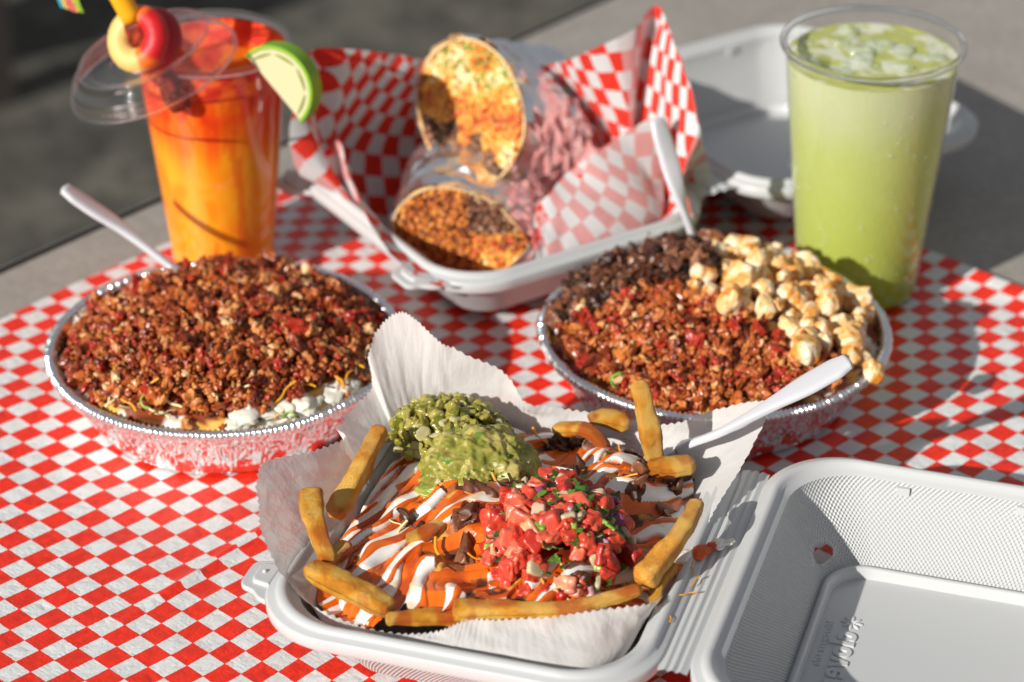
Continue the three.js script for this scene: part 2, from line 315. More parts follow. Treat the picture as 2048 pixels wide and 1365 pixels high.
function clamshell(name, label, x, z, turn, opts) {
  const HINGE = 0.013 + (opts.gap || 0);
  const t = thing(name, label, 'takeout container', [x, 0.0035, z], turn);
  half(t, 'tray', 0);
  half(t, 'lid', 2 * HW + HINGE, { hole: opts.hole });
  // hinge: a ridged strip between the two rims
  const prof = [[0.0, 0.0457], [0.0025, 0.0462], [0.004, 0.0472], [0.0052, 0.0474], [0.0062, 0.0464], [0.0075, 0.0458], [0.0088, 0.0474], [0.0100, 0.0478], [0.0112, 0.0474], [0.0124, 0.0458], [0.0138, 0.0464], [0.0148, 0.0474], [0.016, 0.0472], [0.0175, 0.0462], [0.020, 0.0457]];
  const hz = HD - RC + 0.014;
  part('hinge', grid(prof.length - 1, 30, (s, q, i, j) => V(HW - 0.0002 + prof[i][0] * HINGE / 0.0198, 0.0452 + (prof[i][1] - 0.0458) * 0.55, mix(-hz, hz, q))), M.plastic, t);
  for (const s of [1, -1]) {                                       // two locking tabs on the edge opposite the hinge
    const zc = s * 0.066, sh = new THREE.Shape(); sh.moveTo(0.002, -0.017); sh.bezierCurveTo(-0.004, -0.015, -0.003, -0.011, -0.009, -0.010); sh.quadraticCurveTo(-0.0125, -0.009, -0.0125, -0.005);
    sh.lineTo(-0.0125, 0.005); sh.quadraticCurveTo(-0.0125, 0.009, -0.009, 0.010); sh.bezierCurveTo(-0.003, 0.011, -0.004, 0.015, 0.002, 0.017); sh.closePath();
    const g = new THREE.ExtrudeGeometry(sh, { depth: 0.0012, bevelEnabled: true, bevelSize: 0.0008, bevelThickness: 0.0008, bevelSegments: 3, curveSegments: 10 }); g.rotateX(Math.PI / 2); g.translate(-HW, 0.0445, zc);
    const b = new THREE.ExtrudeGeometry(new THREE.Shape([[-0.001, -0.0075], [-0.0075, -0.006], [-0.0085, -0.004], [-0.0085, 0.004], [-0.0075, 0.006], [-0.001, 0.0075]].map(p => new THREE.Vector2(...p))), { depth: 0.0035, bevelEnabled: true, bevelSize: 0.0012, bevelThickness: 0.0012, bevelSegments: 3 }); b.rotateX(-Math.PI / 2); b.translate(-HW + 0.001, 0.0425, zc);
    const k = new THREE.SphereGeometry(0.0011, 12, 8); k.translate(-HW - 0.0045, 0.0474, zc);
    part('tab', g, M.plastic, t); part('tab_boss', mergeGeometries([b.toNonIndexed ? b : b, ...[]]), M.plastic, t); part('tab_button', k, M.plastic, t);
    // on the lid the tabs' counterparts: a slot between two small lugs under the far rim
  }
  for (const q of [-0.028, 0.028]) { const b = new THREE.BoxGeometry(0.006, 0.004, 0.004); b.translate(2 * HW + HINGE + q, 0.0415, -HD + 0.0125); part('lug', b, M.plastic, t); }
  if (opts.logo) {                                                  // raised lettering on the lid floor, seen mirrored from inside
    const cx = 2 * HW + HINGE, y = FLOOR_Y - 0.003;
    const lay = (g, x, z) => {
      const n = g.index ? g.toNonIndexed() : g, p = n.attributes.position.array.slice(), N = p.length / 9;
      for (let k = 0; k < N; k++) for (const a of [0, 3, 6]) p[k * 9 + a] *= -1;
      for (let k = 0; k < N; k++) for (let q = 0; q < 3; q++) { const u = p[k * 9 + 3 + q]; p[k * 9 + 3 + q] = p[k * 9 + 6 + q]; p[k * 9 + 6 + q] = u; }
      const m = new THREE.BufferGeometry(); m.setAttribute('position', new THREE.BufferAttribute(p, 3)); m.computeVertexNormals(); m.rotateX(-Math.PI / 2); m.rotateY(Math.PI / 2); m.translate(x, y, z); return m;
    };
    part('logo_lettering', lay(text('clover', 0.0105, 0.0006), cx - 0.0345, -0.0235), M.plastic, t);
    const pet = []; for (let k = 0; k < 8; k++) { const a = k / 8 * 6.283, e = new THREE.SphereGeometry(1, 12, 8); e.scale(0.0024, 0.0008, 0.0010); e.translate(0.0031, 0, 0); e.rotateY(a); e.translate(cx - 0.0385, y, -0.031); pet.push(e); }
    part('logo_flower', mergeGeometries(pet), M.plastic, t);
    part('small_lettering', lay(text('Microwave safe', 0.0034, 0.0003), cx - 0.0465, -0.030), M.plastic, t);
  }
  return t;
}
const FC = V(-0.0004, 0, 0.2584), FT = -0.30, BC = V(-0.0098, 0, -0.0928), BT = 0.571;
clamshell('takeout_container', 'white hinged plastic container in front with its empty lid open to the right', FC.x, FC.z, FT, { logo: true, hole: [-0.0575, 0.0178, -0.0635, 0.0072] });
HW = 0.09; HD = 0.1;
clamshell('takeout_container', 'white hinged plastic container holding the burritos, its lid open behind the green drink', BC.x, BC.z, BT, { gap: 0.013 });

// ---------------------------------------------------------------- paper liners in the containers
function liner({ C, turn, edges, NS = 560, NT = 46, wob = 1, seed = 1, serr = 0, floor = 0.009, foot = 0.58, wall = 0.045, inset = 0.0145, hw = 0.090, hd = 0.1055 }) {
  const cv = new THREE.CatmullRomCurve3(edges, true, 'centripetal'), rows = [], uvs = [], ct = Math.cos(turn), st = Math.sin(turn);
  const rimAt = (a) => { const dx = Math.cos(a), dz = Math.sin(a), lx = dx * ct - dz * st, lz = dx * st + dz * ct, k = 5; return 1 / Math.pow(Math.pow(Math.abs(lx) / (hw - inset), k) + Math.pow(Math.abs(lz) / (hd - inset), k), 1 / k); };
  for (let i = 0; i <= NS; i++) {
    const s = (i % NS) / NS, E = cv.getPoint(s), a = Math.atan2(E.z - C.z, E.x - C.x), r = rimAt(a), d = V(Math.cos(a), 0, Math.sin(a));
    if (serr) { const up = E.clone().sub(C.clone().addScaledVector(d, r).setY(wall)).normalize(); E.addScaledVector(up, serr * (2 * Math.abs((s * 210) % 1 - 0.5) - 0.5)); }
    const pr = new THREE.CatmullRomCurve3([C.clone().setY(floor), C.clone().addScaledVector(d, r * foot).setY(floor), C.clone().addScaledVector(d, r - 0.0185).setY(0.022), C.clone().addScaledVector(d, r).setY(wall), E], false, 'centripetal');
    let L = 0, prev = null; const row = [], ur = [];
    for (let j = 0; j <= NT; j++) {
      const t = j / NT, p = pr.getPoint(t); if (prev) L += p.distanceTo(prev); prev = p.clone();
      const w = sstep(0.35, 1, t) * wob, nx = d.x, nz = d.z, c = Math.cos(6.283 * s), q = Math.sin(6.283 * s);
      const n = 0.0048 * fbm(c * 4.5 + seed, q * 4.5, t * 5, 3) + 0.0011 * ridge(c * 8 + seed, q * 8 + t * 3, t * 11 + c * 4) + 0.0007 * ridge(c * 15 - t * 5, q * 15, t * 19);
      p.x += nx * n * w; p.z += nz * n * w; p.y += 0.5 * n * w * sstep(0.6, 1, t);
      row.push(p); ur.push([L * Math.cos(a), L * Math.sin(a)]);
    }
    rows.push(row); uvs.push(ur);
  }
  return { rows, uvs, NS, NT };
}
function linerGeo({ rows, uvs, NS, NT }, base, off, uvf) {
  return grid(NS, NT, (s, t, i, j) => { const p = rows[i][j].clone(); if (off) { const d = V(p.x - base.x, 0, p.z - base.z).normalize(); p.addScaledVector(d, off); p.y -= off * 0.5; } return p.sub(base); }, { uv: (s, t) => uvf(uvs[Math.round(s * NS)][Math.round(t * NT)]) });
}
{ // burrito container: printed inside, pale outside
  const e = [[1418, 352, .052], [1400, 250, .098], [1350, 90, .132], [1312, 12, .143], [1265, 60, .136], [1200, 92, .128], [1110, 128, .112], [1000, 118, .098], [900, 128, .10], [800, 112, .112], [700, 104, .122], [622, 100, .124], [590, 190, .115], [585, 300, .085], [600, 350, .066], [640, 310, .074], [680, 282, .082], [705, 345, .075], [745, 450, .06], [800, 525, .054], [862, 566, .051], [900, 575, .050], [980, 556, .050], [1058, 490, .054], [1075, 415, .064], [1150, 335, .078], [1240, 272, .09], [1322, 236, .098], [1352, 330, .07], [1385, 430, .052]].map(([u, v, h]) => at(u, v, h));
  const L = liner({ C: BC, turn: BT, edges: e, seed: 4, wob: 0.8, hw: 0.09, hd: 0.1 }), base = BC.clone();
  const t = thing('liner_paper', 'red and white checkered liner paper standing up around the burritos', 'paper', BC.toArray(), 0);
  const ca = Math.cos(0.35), sa = Math.sin(0.35), k = 1 / 0.0125 / CELLS, uvf = ([x, y]) => [(x * ca - y * sa) * k, (x * sa + y * ca) * k];
  part('printed_face', linerGeo(L, base, 0, uvf), M.linerIn, t);
  part('plain_face', linerGeo(L, base, 0.0005, uvf), M.linerOut, t, 'pale reverse side of the checkered paper');
}
{ // front container: plain parchment
  const e = [[1392, 1085, .05], [1440, 1000, .056], [1500, 900, .064], [1532, 806, .076], [1440, 818, .070], [1345, 848, .062], [1260, 836, .056], [1160, 826, .056], [1062, 808, .062], [1000, 742, .076], [900, 698, .086], [850, 660, .094], [800, 620, .101], [762, 650, .094], [735, 705, .084], [744, 775, .068], [700, 822, .066], [672, 855, .068], [695, 878, .072], [620, 902, .078], [526, 934, .084], [512, 1010, .074], [540, 1100, .060], [600, 1192, .050], [690, 1243, .0475], [800, 1268, .047], [880, 1262, .050], [930, 1243, .0555], [1000, 1240, .057], [1100, 1234, .058], [1200, 1220, .059], [1300, 1206, .058], [1340, 1168, .050]].map(([u, v, h]) => at(u, v, h));
  const L = liner({ C: FC, turn: FT, edges: e, seed: 9, wob: 0.55, serr: 0.0014, NS: 900 });
  const t = thing('parchment_sheet', 'translucent white parchment sheet lining the front container, edges sticking up', 'parchment paper', FC.toArray(), 0);
  part('sheet', linerGeo(L, FC, 0, ([x, y]) => [x, y]), M.parchment, t);
}

// ---------------------------------------------------------------- round foil pans
function foilPan(x, z, R, turn, label) {
  const t = thing('foil_pan', label, 'foil pan', [x, 0.0025, z], turn, undefined), H = 0.037, rb = R - 0.021;
  const wr = (a, y) => { const c = Math.cos(a), s = Math.sin(a), k = 22; return 0.0011 * ridge(c * k * 1.4, s * k * 1.4, y * 18) * sstep(0, .25, y) + 0.0012 * fbm(c * 9, s * 9, y * 3, 2) + 0.0005 * vnoise(c * 46, s * 46, y * 9); };
  const N = 900;
  part('wall', grid(N, 18, (s, q) => { const a = s * 6.28319, w = wr(a, q), r = mix(rb, R - 0.0035, Math.pow(q, 0.95)) + w; return V(r * Math.cos(a), 0.002 + q * (H - 0.002), r * Math.sin(a)); }, { closed: true }), M.foil, t);
  part('base', grid(120, 6, (s, q) => { const a = s * 6.28319, r = q * rb, y = q > 0.9 ? 0.002 : 0.0008 + 0.0012 * q; return V(r * Math.cos(a), y, r * Math.sin(a)); }, { closed: true }), M.foil, t);
  const crimp = (a) => { const k = a * 26; return 0.0007 * Math.sin(a * 210 + 2 * vnoise(Math.cos(a) * 8, Math.sin(a) * 8, 3)) + 0.0004 * vnoise(k * 3, 1, 2); };
  part('rim', grid(1400, 12, (s, q) => { const a = s * 6.28319, f = q * 6.28319, c = crimp(a), rr = R - 0.0012 + (0.0026 + c) * Math.cos(f), y = H - 0.0004 + (0.0026 + c * 0.6) * Math.sin(f) + 0.0006 * vnoise(Math.cos(a) * 3, Math.sin(a) * 3, 7); return V(rr * Math.cos(a), y, rr * Math.sin(a)); }, { closed: true }), M.foilRim, t);
  return t;
}
const PL = V(-0.1495, 0, 0.071), PR = V(0.1062, 0, 0.056), PRAD = 0.0912;
foilPan(PL.x, PL.z, PRAD, 0.4, 'round silver foil pan on the left heaped with bacon bits');
foilPan(PR.x, PR.z, PRAD, 2.1, 'round silver foil pan on the right holding steak, bacon and shrimp');

// crumb shapes, shared
const baconShapes = [], baconFine = [];
for (let i = 0; i < 14; i++) baconShapes.push(lump(5, 11 + i, { amp: 0.42, freq: 1.4, amp2: 0.14, freq2: 3.4, warp: 0.5, scale: [1.15, 0.5 + 0.07 * (i % 4), 0.62 + 0.08 * (i % 3)], color: (x, y, z) => { const n = fbm(x * 2 + i * 5, y * 2, z * 2, 3); return n > 0.06 ? [1.12, 1.08, 1.02] : n < -0.14 ? [0.62, 0.5, 0.45] : [1, 1, 1]; } }));
for (let i = 0; i < 12; i++) baconFine.push(lump(2, 51 + i, { amp: 0.42, freq: 1.6, amp2: 0.2, freq2: 3.5, warp: 0.5, scale: [1.1, 0.55, 0.7] }));
const BACON = [[col('#a65124'), 22], [col('#b65f2b'), 20], [col('#c4773c'), 13], [col('#8a391b'), 16], [col('#a8301e'), 12], [col('#d08f54'), 6], [col('#e0b584'), 3], [col('#62250f'), 9]];
const STEAK = [[col('#5c3522'), 20], [col('#70442d'), 20], [col('#85563b'), 12], [col('#4a2a1a'), 16], [col('#9a6a4a'), 6], [col('#3a2014'), 9]];
const matCache = {};
const foodMat = (c, rough = 0.42, extra = {}) => { const key = c.join() + rough + JSON.stringify(extra); return matCache[key] || (matCache[key] = vmat({ color: new THREE.Color(...c), roughness: rough, ...extra })); };
// a heap of countable bits (the 300 largest as parts) over fine crumbs
function bits(owner, origin, R, n, place, size, palette, shapes, name, rough) {
  let made = 0, guard = 0;
  while (made < n && guard++ < n * 40) {
    const p = place(R); if (!p) continue;
    const m = part(name, shapes[Math.floor(R() * shapes.length)], foodMat(pick(R, palette), rough), owner), s = size(R);
    setM(m, TM(p.x - origin.x, p.y, p.z - origin.z, s, R, 1, 0.8 + 0.4 * R(), 0.8 + 0.5 * R())); made++;
  }
}
function crumbs(owner, origin, R, n, place, size, palette, shapes, name, rough) {
  const items = []; let guard = 0;
  while (items.length < n && guard++ < n * 40) { const p = place(R); if (!p) continue; items.push({ geo: shapes[Math.floor(R() * shapes.length)], m: TM(p.x - origin.x, p.y, p.z - origin.z, size(R), R), c: pick(R, palette) }); }
  const m = part(name, joined(items), vmat({ roughness: rough }), owner); m.userData.kind = 'stuff'; return m;
}
function mound(P, x, z, dome, tiltz) { const dx = (x - P.x) / 0.083, dz = (z - P.z) / 0.083, r2 = dx * dx + dz * dz; return 0.0380 + dome * Math.pow(clamp(1 - r2), 0.75) - tiltz * dz * clamp(1 - r2) + 0.0035 * fbm(x * 45, z * 45, P.x * 10, 2) + 0.0038 * vnoise(x * 120, z * 120, P.x * 10 + 4); }
function bed(owner, P, hf, color, mat) { // creamy bed under the topping
  return part('cream_layer', grid(160, 60, (s, q) => { const a = s * 6.28319, r = q * 0.0858, x = P.x + r * Math.cos(a), z = P.z + r * Math.sin(a); return V(x - P.x, (q > 0.985 ? 0.0355 : hf(x, z) - 0.003 + 0.0022 * fbm(x * 130, z * 130, 3, 3)), z - P.z); }, { closed: true, color: (s, q, p) => color(p.x + P.x, p.z + P.z) }), mat, owner);
}
const shredShape = (() => sweep([V(-1, 0, 0), V(-0.4, 0.05, 0.12), V(0.3, 0.02, -0.08), V(1, 0.1, 0.1)], 8, 6, (t, f) => [0.085 * Math.cos(f), 0.06 * Math.sin(f)]))();
const onionRing = (() => { const g = sweep([V(-1, 0, 0), V(-0.6, 0, -0.7), V(0, 0, -0.95), V(0.6, 0, -0.7), V(1, 0, 0)], 16, 8, (t, f) => [0.16 * Math.cos(f), 0.42 * Math.sin(f)]); return g; })();
{ // left pan
  const R = rng(101), P = PL, hf = (x, z) => mound(P, x, z, 0.0205, -0.003);
  const t = thing('bacon_topping', 'thick heap of crumbled reddish brown bacon filling the left foil pan', 'bacon bits', [P.x, 0, P.z], 0);
  const cover = (x, z) => { const dx = (x - P.x) / 0.083, dz = (z - P.z) / 0.083, r = Math.hypot(dx, dz), a = Math.atan2(dz, dx); const bare = 0.11 * Math.exp(-Math.pow((a - 0.85) / 0.45, 2)) + 0.05 * Math.exp(-Math.pow((a - 1.75) / 0.3, 2)) + 0.08 * Math.exp(-Math.pow((a + 2.4) / 0.4, 2)); return r < 0.985 - bare + 0.06 * vnoise(x * 120, z * 120, 2); };
  bed(t, P, hf, (x, z) => { const n = fbm(x * 60, z * 60, 8, 3); if (cover(x, z)) return col('#8a3f1e'); return n > 0.26 ? col('#e3b054') : n < -0.06 ? col('#6a3a20') : col('#efeadc'); }, vmat({ roughness: 0.35 }));
  const put = (lift) => (R) => { const a = R() * 6.283, r = 0.083 * Math.sqrt(R()), x = P.x + r * Math.cos(a), z = P.z + r * Math.sin(a); if (!cover(x, z)) return R() < 0.06 && lift < 0.002 ? V(x, hf(x, z) - 0.001, z) : null; return V(x, hf(x, z) + lift + (R() - 0.35) * 0.0045, z); };
  crumbs(t, P, R, 4200, put(0.0006), R => 0.0011 + 0.0024 * R() * R() + 0.0005 * R(), BACON, baconFine, 'bacon_crumbs', 0.34);
  bits(t, P, R, 300, put(0.0018), R => 0.0026 + 0.0036 * R() * R(), BACON, baconShapes, 'bacon_bit', 0.28);
  const onions = [[298, 805, 0.0042], [577, 822, .003], [278, 575, .0045]];
  for (const [u, v, s] of onions) { const p = at(u, v, 0.045); p.y = hf(p.x, p.z) + 0.002; const m = part('green_onion', onionRing, foodMat(col('#9db85a'), 0.35), t); setM(m, TM(p.x - P.x, p.y, p.z - P.z, s, R)); m.rotation.set(0.5, R() * 3, 0.2); }
  for (let i = 0; i < 11; i++) { const a = 0.25 + R() * 1.5 + (i > 11 ? 0.5 : 0), rr = 0.081 - 0.006 * R(), x = P.x + rr * Math.cos(a), z = P.z + rr * Math.sin(a), m = part('sour_cream', lump(5, 880 + i, { amp: 0.35, freq: 1.4, scale: [1, 0.42, 0.7] }), std({ color: new THREE.Color(0.76, 0.73, 0.62), roughness: 0.3 }), t); setM(m, TM(x - P.x, hf(x, z) - 0.0022, z - P.z, 0.0045 + 0.004 * R(), R)); m.rotation.set(0.2 * R(), R() * 6, 0.2 * R()); }
  for (let i = 0; i < 26; i++) { const a = 0.2 + R() * 2.3, r = 0.078 * (0.86 + 0.16 * R()), x = P.x + r * Math.cos(a), z = P.z + r * Math.sin(a); const m = part('cheese_shred', shredShape, foodMat(col(R() < .5 ? '#eba62e' : '#f0dca0'), 0.4), t); setM(m, TM(x - P.x, hf(x, z) + 0.001, z - P.z, 0.006 + 0.003 * R(), R)); m.rotation.set(R() * 0.6, R() * 6, R() * 0.4); }
}
const shrimpShapes = []; for (let i = 0; i < 10; i++) shrimpShapes.push(lump(13, 200 + i, { warp: 0.16, amp: 0.15, freq: 1.2, amp2: 0.03, freq2: 3.4, k: 2.2, scale: [1, 0.74, 0.8], color: (x, y, z) => { const n = fbm(x * 1.3 + i * 9, y * 1.3, z * 1.3 + 4, 3), s = vnoise(x * 11 + i, y * 11, z * 11); let c = cmix(col('#e8bc7c'), col('#dc8c34'), sstep(0.0, 0.28, n)); c = cmix(c, col('#f2dcbc'), sstep(0.05, 0.3, -n)); return s > 0.70 ? cmix(c, col('#4c3013'), 0.75) : c; } }));
{ // right pan
  const R = rng(202), P = PR;
  const sector = (x, z) => { const dx = x - P.x, dz = z - P.z; if (dx > -0.004 + 0.012 * vnoise(z * 60, 1, 1) + Math.max(0, dz * 0.9) * 1.0 && dz < 0.012 + dx * 0.55) return 'shrimp'; if (dz < -0.016 - dx * 0.25 + 0.006 * vnoise(x * 80, 2, 2)) return 'steak'; return 'bacon'; };
  const hf = (x, z) => mound(P, x, z, 0.0195, 0.006);
  const t = thing('bacon_topping', 'crumbled reddish bacon covering the front half of the right foil pan', 'bacon bits', [P.x, 0, P.z], 0);
  bed(t, P, hf, (x, z) => { const n = fbm(x * 60, z * 60, 2, 3); return n > 0.12 ? col('#dca045') : n < 0.06 ? col('#8a3f1e') : col('#efe6d4'); }, vmat({ roughness: 0.35 }));
  const put = (kind, lift, rr = 0.0825) => (R) => { const a = R() * 6.283, r = rr * Math.sqrt(R()), x = P.x + r * Math.cos(a), z = P.z + r * Math.sin(a); if (sector(x, z) !== kind) return null; return V(x, hf(x, z) + lift + (R() - 0.35) * 0.0045, z); };
  crumbs(t, P, R, 2500, put('bacon', 0.0006), R => 0.0011 + 0.0024 * R() * R() + 0.0005 * R(), BACON, baconFine, 'bacon_crumbs', 0.34);
  bits(t, P, R, 230, put('bacon', 0.002), R => 0.0026 + 0.0036 * R() * R(), BACON, baconShapes, 'bacon_bit', 0.28);
  for (const [u, v, s] of [[1238, 750, 0.004], [1520, 806, .0035]]) { const p = at(u, v, 0.048); p.y = hf(p.x, p.z) + 0.003; const m = part('green_onion', onionRing, foodMat(col('#6fae2c'), 0.35), t); setM(m, TM(p.x - P.x, p.y, p.z - P.z, s, R)); m.rotation.set(1.1, 1.2, 0.2); }
  for (const [u, v, s] of [[1128, 655, 0.0055], [1160, 705, .004]]) { const p = at(u, v, 0.045); p.y = hf(p.x, p.z) + 0.0015; const m = part('sour_cream', lump(4, u, { amp: 0.3, scale: [1, 0.4, 0.7] }), std({ color: new THREE.Color(0.82, 0.8, 0.75), roughness: 0.3 }), t); setM(m, TM(p.x - P.x, p.y, p.z - P.z, s, R)); m.rotation.set(0.2, 1, 0.1); }
  const st = thing('steak_topping', 'dark brown chopped steak pieces at the back left of the right pan', 'steak bits', [P.x, 0, P.z], 0);
  crumbs(st, P, R, 900, put('steak', 0.002, 0.085), R => 0.0018 + 0.002 * R(), STEAK, baconFine, 'steak_crumbs', 0.5);
  bits(st, P, R, 130, put('steak', 0.0055, 0.085), R => 0.0036 + 0.0030 * R(), STEAK, baconShapes, 'steak_bit', 0.34);
  // shrimp: each a thing of its own; a few stand out, the rest cannot be told apart
  const sm = vmat({ roughness: 0.4 }), spots = [];
  const special = [[1480, 575, 0.0105, 'large pale shrimp piece at the back of the shrimp heap'], [1720, 575, 0.0085, 'shrimp piece hanging over the right back rim of the right foil pan'], [1460, 625, 0.0095, 'browned shrimp piece beside the steak at the left of the shrimp heap'], [1700, 655, 0.009, 'pinkish shrimp piece near the right rim of the foil pan'], [1612, 690, 0.0105, 'speckled shrimp piece lowest on the bacon above the fork'], [1752, 712, 0.0065, 'small yellow shrimp piece against the right rim of the pan']];
  for (const [u, v, s, label] of special) { const p = at(u, v, 0.058); p.y = Math.max(hf(p.x, p.z), 0.042) + 0.0065; spots.push([p, s, label]); }
  let guard = 0; while (spots.length < 84 && guard++ < 9000) {
    const p = put('shrimp', 0.0012 + 0.0026 * R(), 0.080)(R); if (!p) continue; const s = 0.0048 + 0.0036 * R();
    if (spots.some(([q, r]) => q.distanceTo(p) < (r + s) * 0.52)) continue; spots.push([p, s, null]);
  }
  spots.forEach(([p, s, label], i) => {
    const m = solo('shrimp_piece', shrimpShapes[i % 10], sm, label || 'seasoned pale orange shrimp piece in the heap on the right pan', 'shrimp', label ? undefined : 'shrimp pieces heaped on the right pan');
    setM(m, TM(p.x, p.y, p.z, s, R, 1, 0.85 + 0.3 * R(), 0.85 + 0.3 * R()));
  });
  // little curled tail bits on the piece that hangs over the rim
  for (let i = 0; i < 16; i++) { const p = put('shrimp', 0.006)(R); if (!p) continue; const m = solo('shrimp_crumb', shrimpShapes[i % 10], sm, 'small loose crumb of shrimp between the larger pieces', 'shrimp', 'shrimp crumbs on the right pan'); setM(m, TM(p.x, p.y, p.z, 0.0026 + 0.0014 * R(), R)); }
}

// ---------------------------------------------------------------- plastic forks
function fork(label, pts, w) {
  const t = thing('plastic_fork', label, 'fork', pts[0].toArray(), 0), o = pts[0].clone();
  const wid = (q) => 0.0023 + (w - 0.0023) * sstep(0.25, 0.72, q) * (1 - 0.42 * sstep(0.86, 1, q)) + 0.003 * (1 - sstep(0.0, 0.16, q));
  part('handle', sweep(pts.map(p => p.clone().sub(o)), 60, 20, (q, f) => { const c = Math.cos(f), s = Math.sin(f), e = Math.min(1, Math.sqrt(Math.max(0, (1 - q) * 60 + 0.1))); return [wid(q) * e * Math.sign(c) * Math.pow(Math.abs(c), 0.6), (0.0013 + (s > 0 ? 0.0012 : 0)) * e * Math.sign(s) * Math.pow(Math.abs(s), 0.7)]; }), M.fork, t);
  const head = []; for (let k = -1.5; k <= 1.5; k++) { const dir = pts[0].clone().sub(pts[1]).normalize(), side = V().crossVectors(dir, V(0, 1, 0)).normalize(); head.push(sweep([side.clone().multiplyScalar(k * 0.0022), side.clone().multiplyScalar(k * 0.0036).addScaledVector(dir, 0.01), side.clone().multiplyScalar(k * 0.0038).addScaledVector(dir, 0.03)], 10, 8, (q, f) => [0.0014 * Math.cos(f), 0.0011 * Math.sin(f)])); }
  part('tines', mergeGeometries(head), M.fork, t);
}
fork('white plastic fork standing in the fries of the front container', [at(1362, 896, .056), at(1440, 868, .07), at(1560, 802, .085), at(1640, 757, .094), at(1702, 722, .101)], 0.0075);
fork('white plastic fork leaning left out of the left foil pan', [at(362, 552, .046), at(318, 517, .054), at(240, 455, .068), at(180, 415, .078), at(124, 376, .088)], 0.0062);
fork('white plastic fork standing upright behind the steak of the right pan', [at(1394, 512, .046), at(1382, 470, .058), at(1358, 392, .08), at(1335, 310, .10), at(1312, 236, .118)], 0.0058);

// ---------------------------------------------------------------- burritos in foil
const rice = []; for (let i = 0; i < 6; i++) rice.push(lump(2, 300 + i, { amp: 0.2, freq: 1.2, amp2: 0.05, scale: [1, 0.55, 0.55] }));
const mash = (x, y, R) => { const n = fbm(x * 2.2 + 3, y * 2.2, 5, 2) + 0.22 * (R() - 0.5) * 2; return n > 0.22 ? col('#f5e0ae') : n > 0.05 ? col('#f0bd62') : n > -0.14 ? col('#e9a544') : n > -0.3 ? col('#dc8a34') : col(R() < 0.5 ? '#c8502c' : '#c98a3d'); };
const RICE = [[col('#f0c67a'), 20], [col('#e9a94c'), 20], [col('#f6e2b4'), 16], [col('#d98a34'), 9], [col('#c98d3a'), 6], [col('#8fa03c'), 3], [col('#c8402a'), 2]];
const BEAN = [[col('#6a4028'), 10], [col('#8a5c40'), 8], [col('#4a2a1a'), 8], [col('#b08868'), 4]];
function burrito(label, c, axis, rad, len, seed, fill, flat = 1) {
  const d = axis.clone().normalize(), up = V(0, 1, 0), S = V().crossVectors(d, up).normalize(), U = V().crossVectors(S, d), R = rng(seed);
  const t = thing('burrito_half', label, 'burrito', c.toArray(), 0);
  const rr = (a, k) => rad * (1 + 0.12 * Math.cos(2 * a + 1.6) + 0.03 * vnoise(Math.cos(a) * 2, Math.sin(a) * 2, seed) + k);
  const P = (a, r, l) => S.clone().multiplyScalar(r * Math.cos(a)).addScaledVector(U, r * Math.sin(a) * flat).addScaledVector(d, l);
  const NA = 44, NL = 19, foilP = (i, j) => {                        // creased foil: flat facets with sharp folds
    const ii = i % NA, jit = j > 0 && j < NL ? 0.8 : 0, q = clamp((j + jit * (hash(ii, j, seed + 1) - 0.5)) / NL), a = (ii + 0.8 * (hash(ii, j, seed) - 0.5)) / NA * 6.28319;
    const taper = q > 0.8 ? Math.sqrt(Math.max(0.0, 1 - Math.pow((q - 0.8) / 0.2, 2))) : 1, w = 0.003 * fbm(Math.cos(a) * 2.5, Math.sin(a) * 2.5, q * 6 + seed, 2) + 0.0046 * (hash(ii, j, seed + 2) - 0.5);
    return P(a, (rr(a, 0.055) + w) * taper, 0.003 * (hash(ii, 3, seed) - 0.3) * (1 - q) - 0.0005 + q * len);
  };
  const fw = grid(NA, NL, (x, y, i, j) => foilP(i, j), { closed: true }).toNonIndexed(); fw.computeVertexNormals();
  part('foil_wrap', fw, M.wrap, t);
  part('tortilla', grid(140, 10, (s, q) => { const a = s * 6.28319, r = q < 0.35 ? rr(a, 0.02) : mix(rr(a, 0.03), rr(a, -0.045), (q - 0.35) / 0.65); return P(a, r, q < 0.35 ? mix(0.02, 0, q / 0.35) : -0.0006 + 0.012 * Math.pow(clamp((q - 0.75) / 0.25), 2)); }, { closed: true, color: (s, q) => { const n = fbm(Math.cos(s * 6.283) * 3, Math.sin(s * 6.283) * 3, seed + q, 3); return n > 0.12 ? col('#b5652b') : col('#e6c28c'); } }), vmat({ roughness: 0.55 }), t);
  const items = [];
  for (let i = 0; i < 2600; i++) { const a = R() * 6.283, q = Math.sqrt(R()), x = q * Math.cos(a), y = q * Math.sin(a), f = fill(x, y, R), r = rr(a, -0.05) * q, p = P(a, r, 0.002 + 0.002 * fbm(x * 3, y * 3, seed) * 1 - 0.0025 * R() + 0.001 * q); items.push({ geo: rice[i % 6], m: TM(p.x, p.y, p.z, f.s * 0.85, R), c: f.c }); }
  const m = part('filling', joined(items), vmat({ roughness: 0.42 }), t); m.userData.kind = 'stuff';
  const back = part('filling_core', grid(60, 8, (s, q) => P(s * 6.28319, q * rr(s * 6.28, -0.07), 0.004), { closed: true }), std({ color: new THREE.Color(0.42, 0.22, 0.08), roughness: 0.6 }), t);
  return t;
}
burrito('upper burrito half in foil, its cut face showing yellow rice and beans', at(940, 224, 0.092), V(0.55, -0.42, -0.72), 0.0385, 0.1, 3, (x, y, R) => {
  const n = vnoise(x * 4, y * 4, 2); if (y < -0.42 + 0.25 * n - 0.1 * x) return { c: pick(R, BEAN), s: 0.0019 + 0.0009 * R() }; return { c: (y > 0.45 && R() < 0.3) ? col('#8a9a3e') : mash(x, y, R), s: 0.0017 + 0.0016 * R() }; });
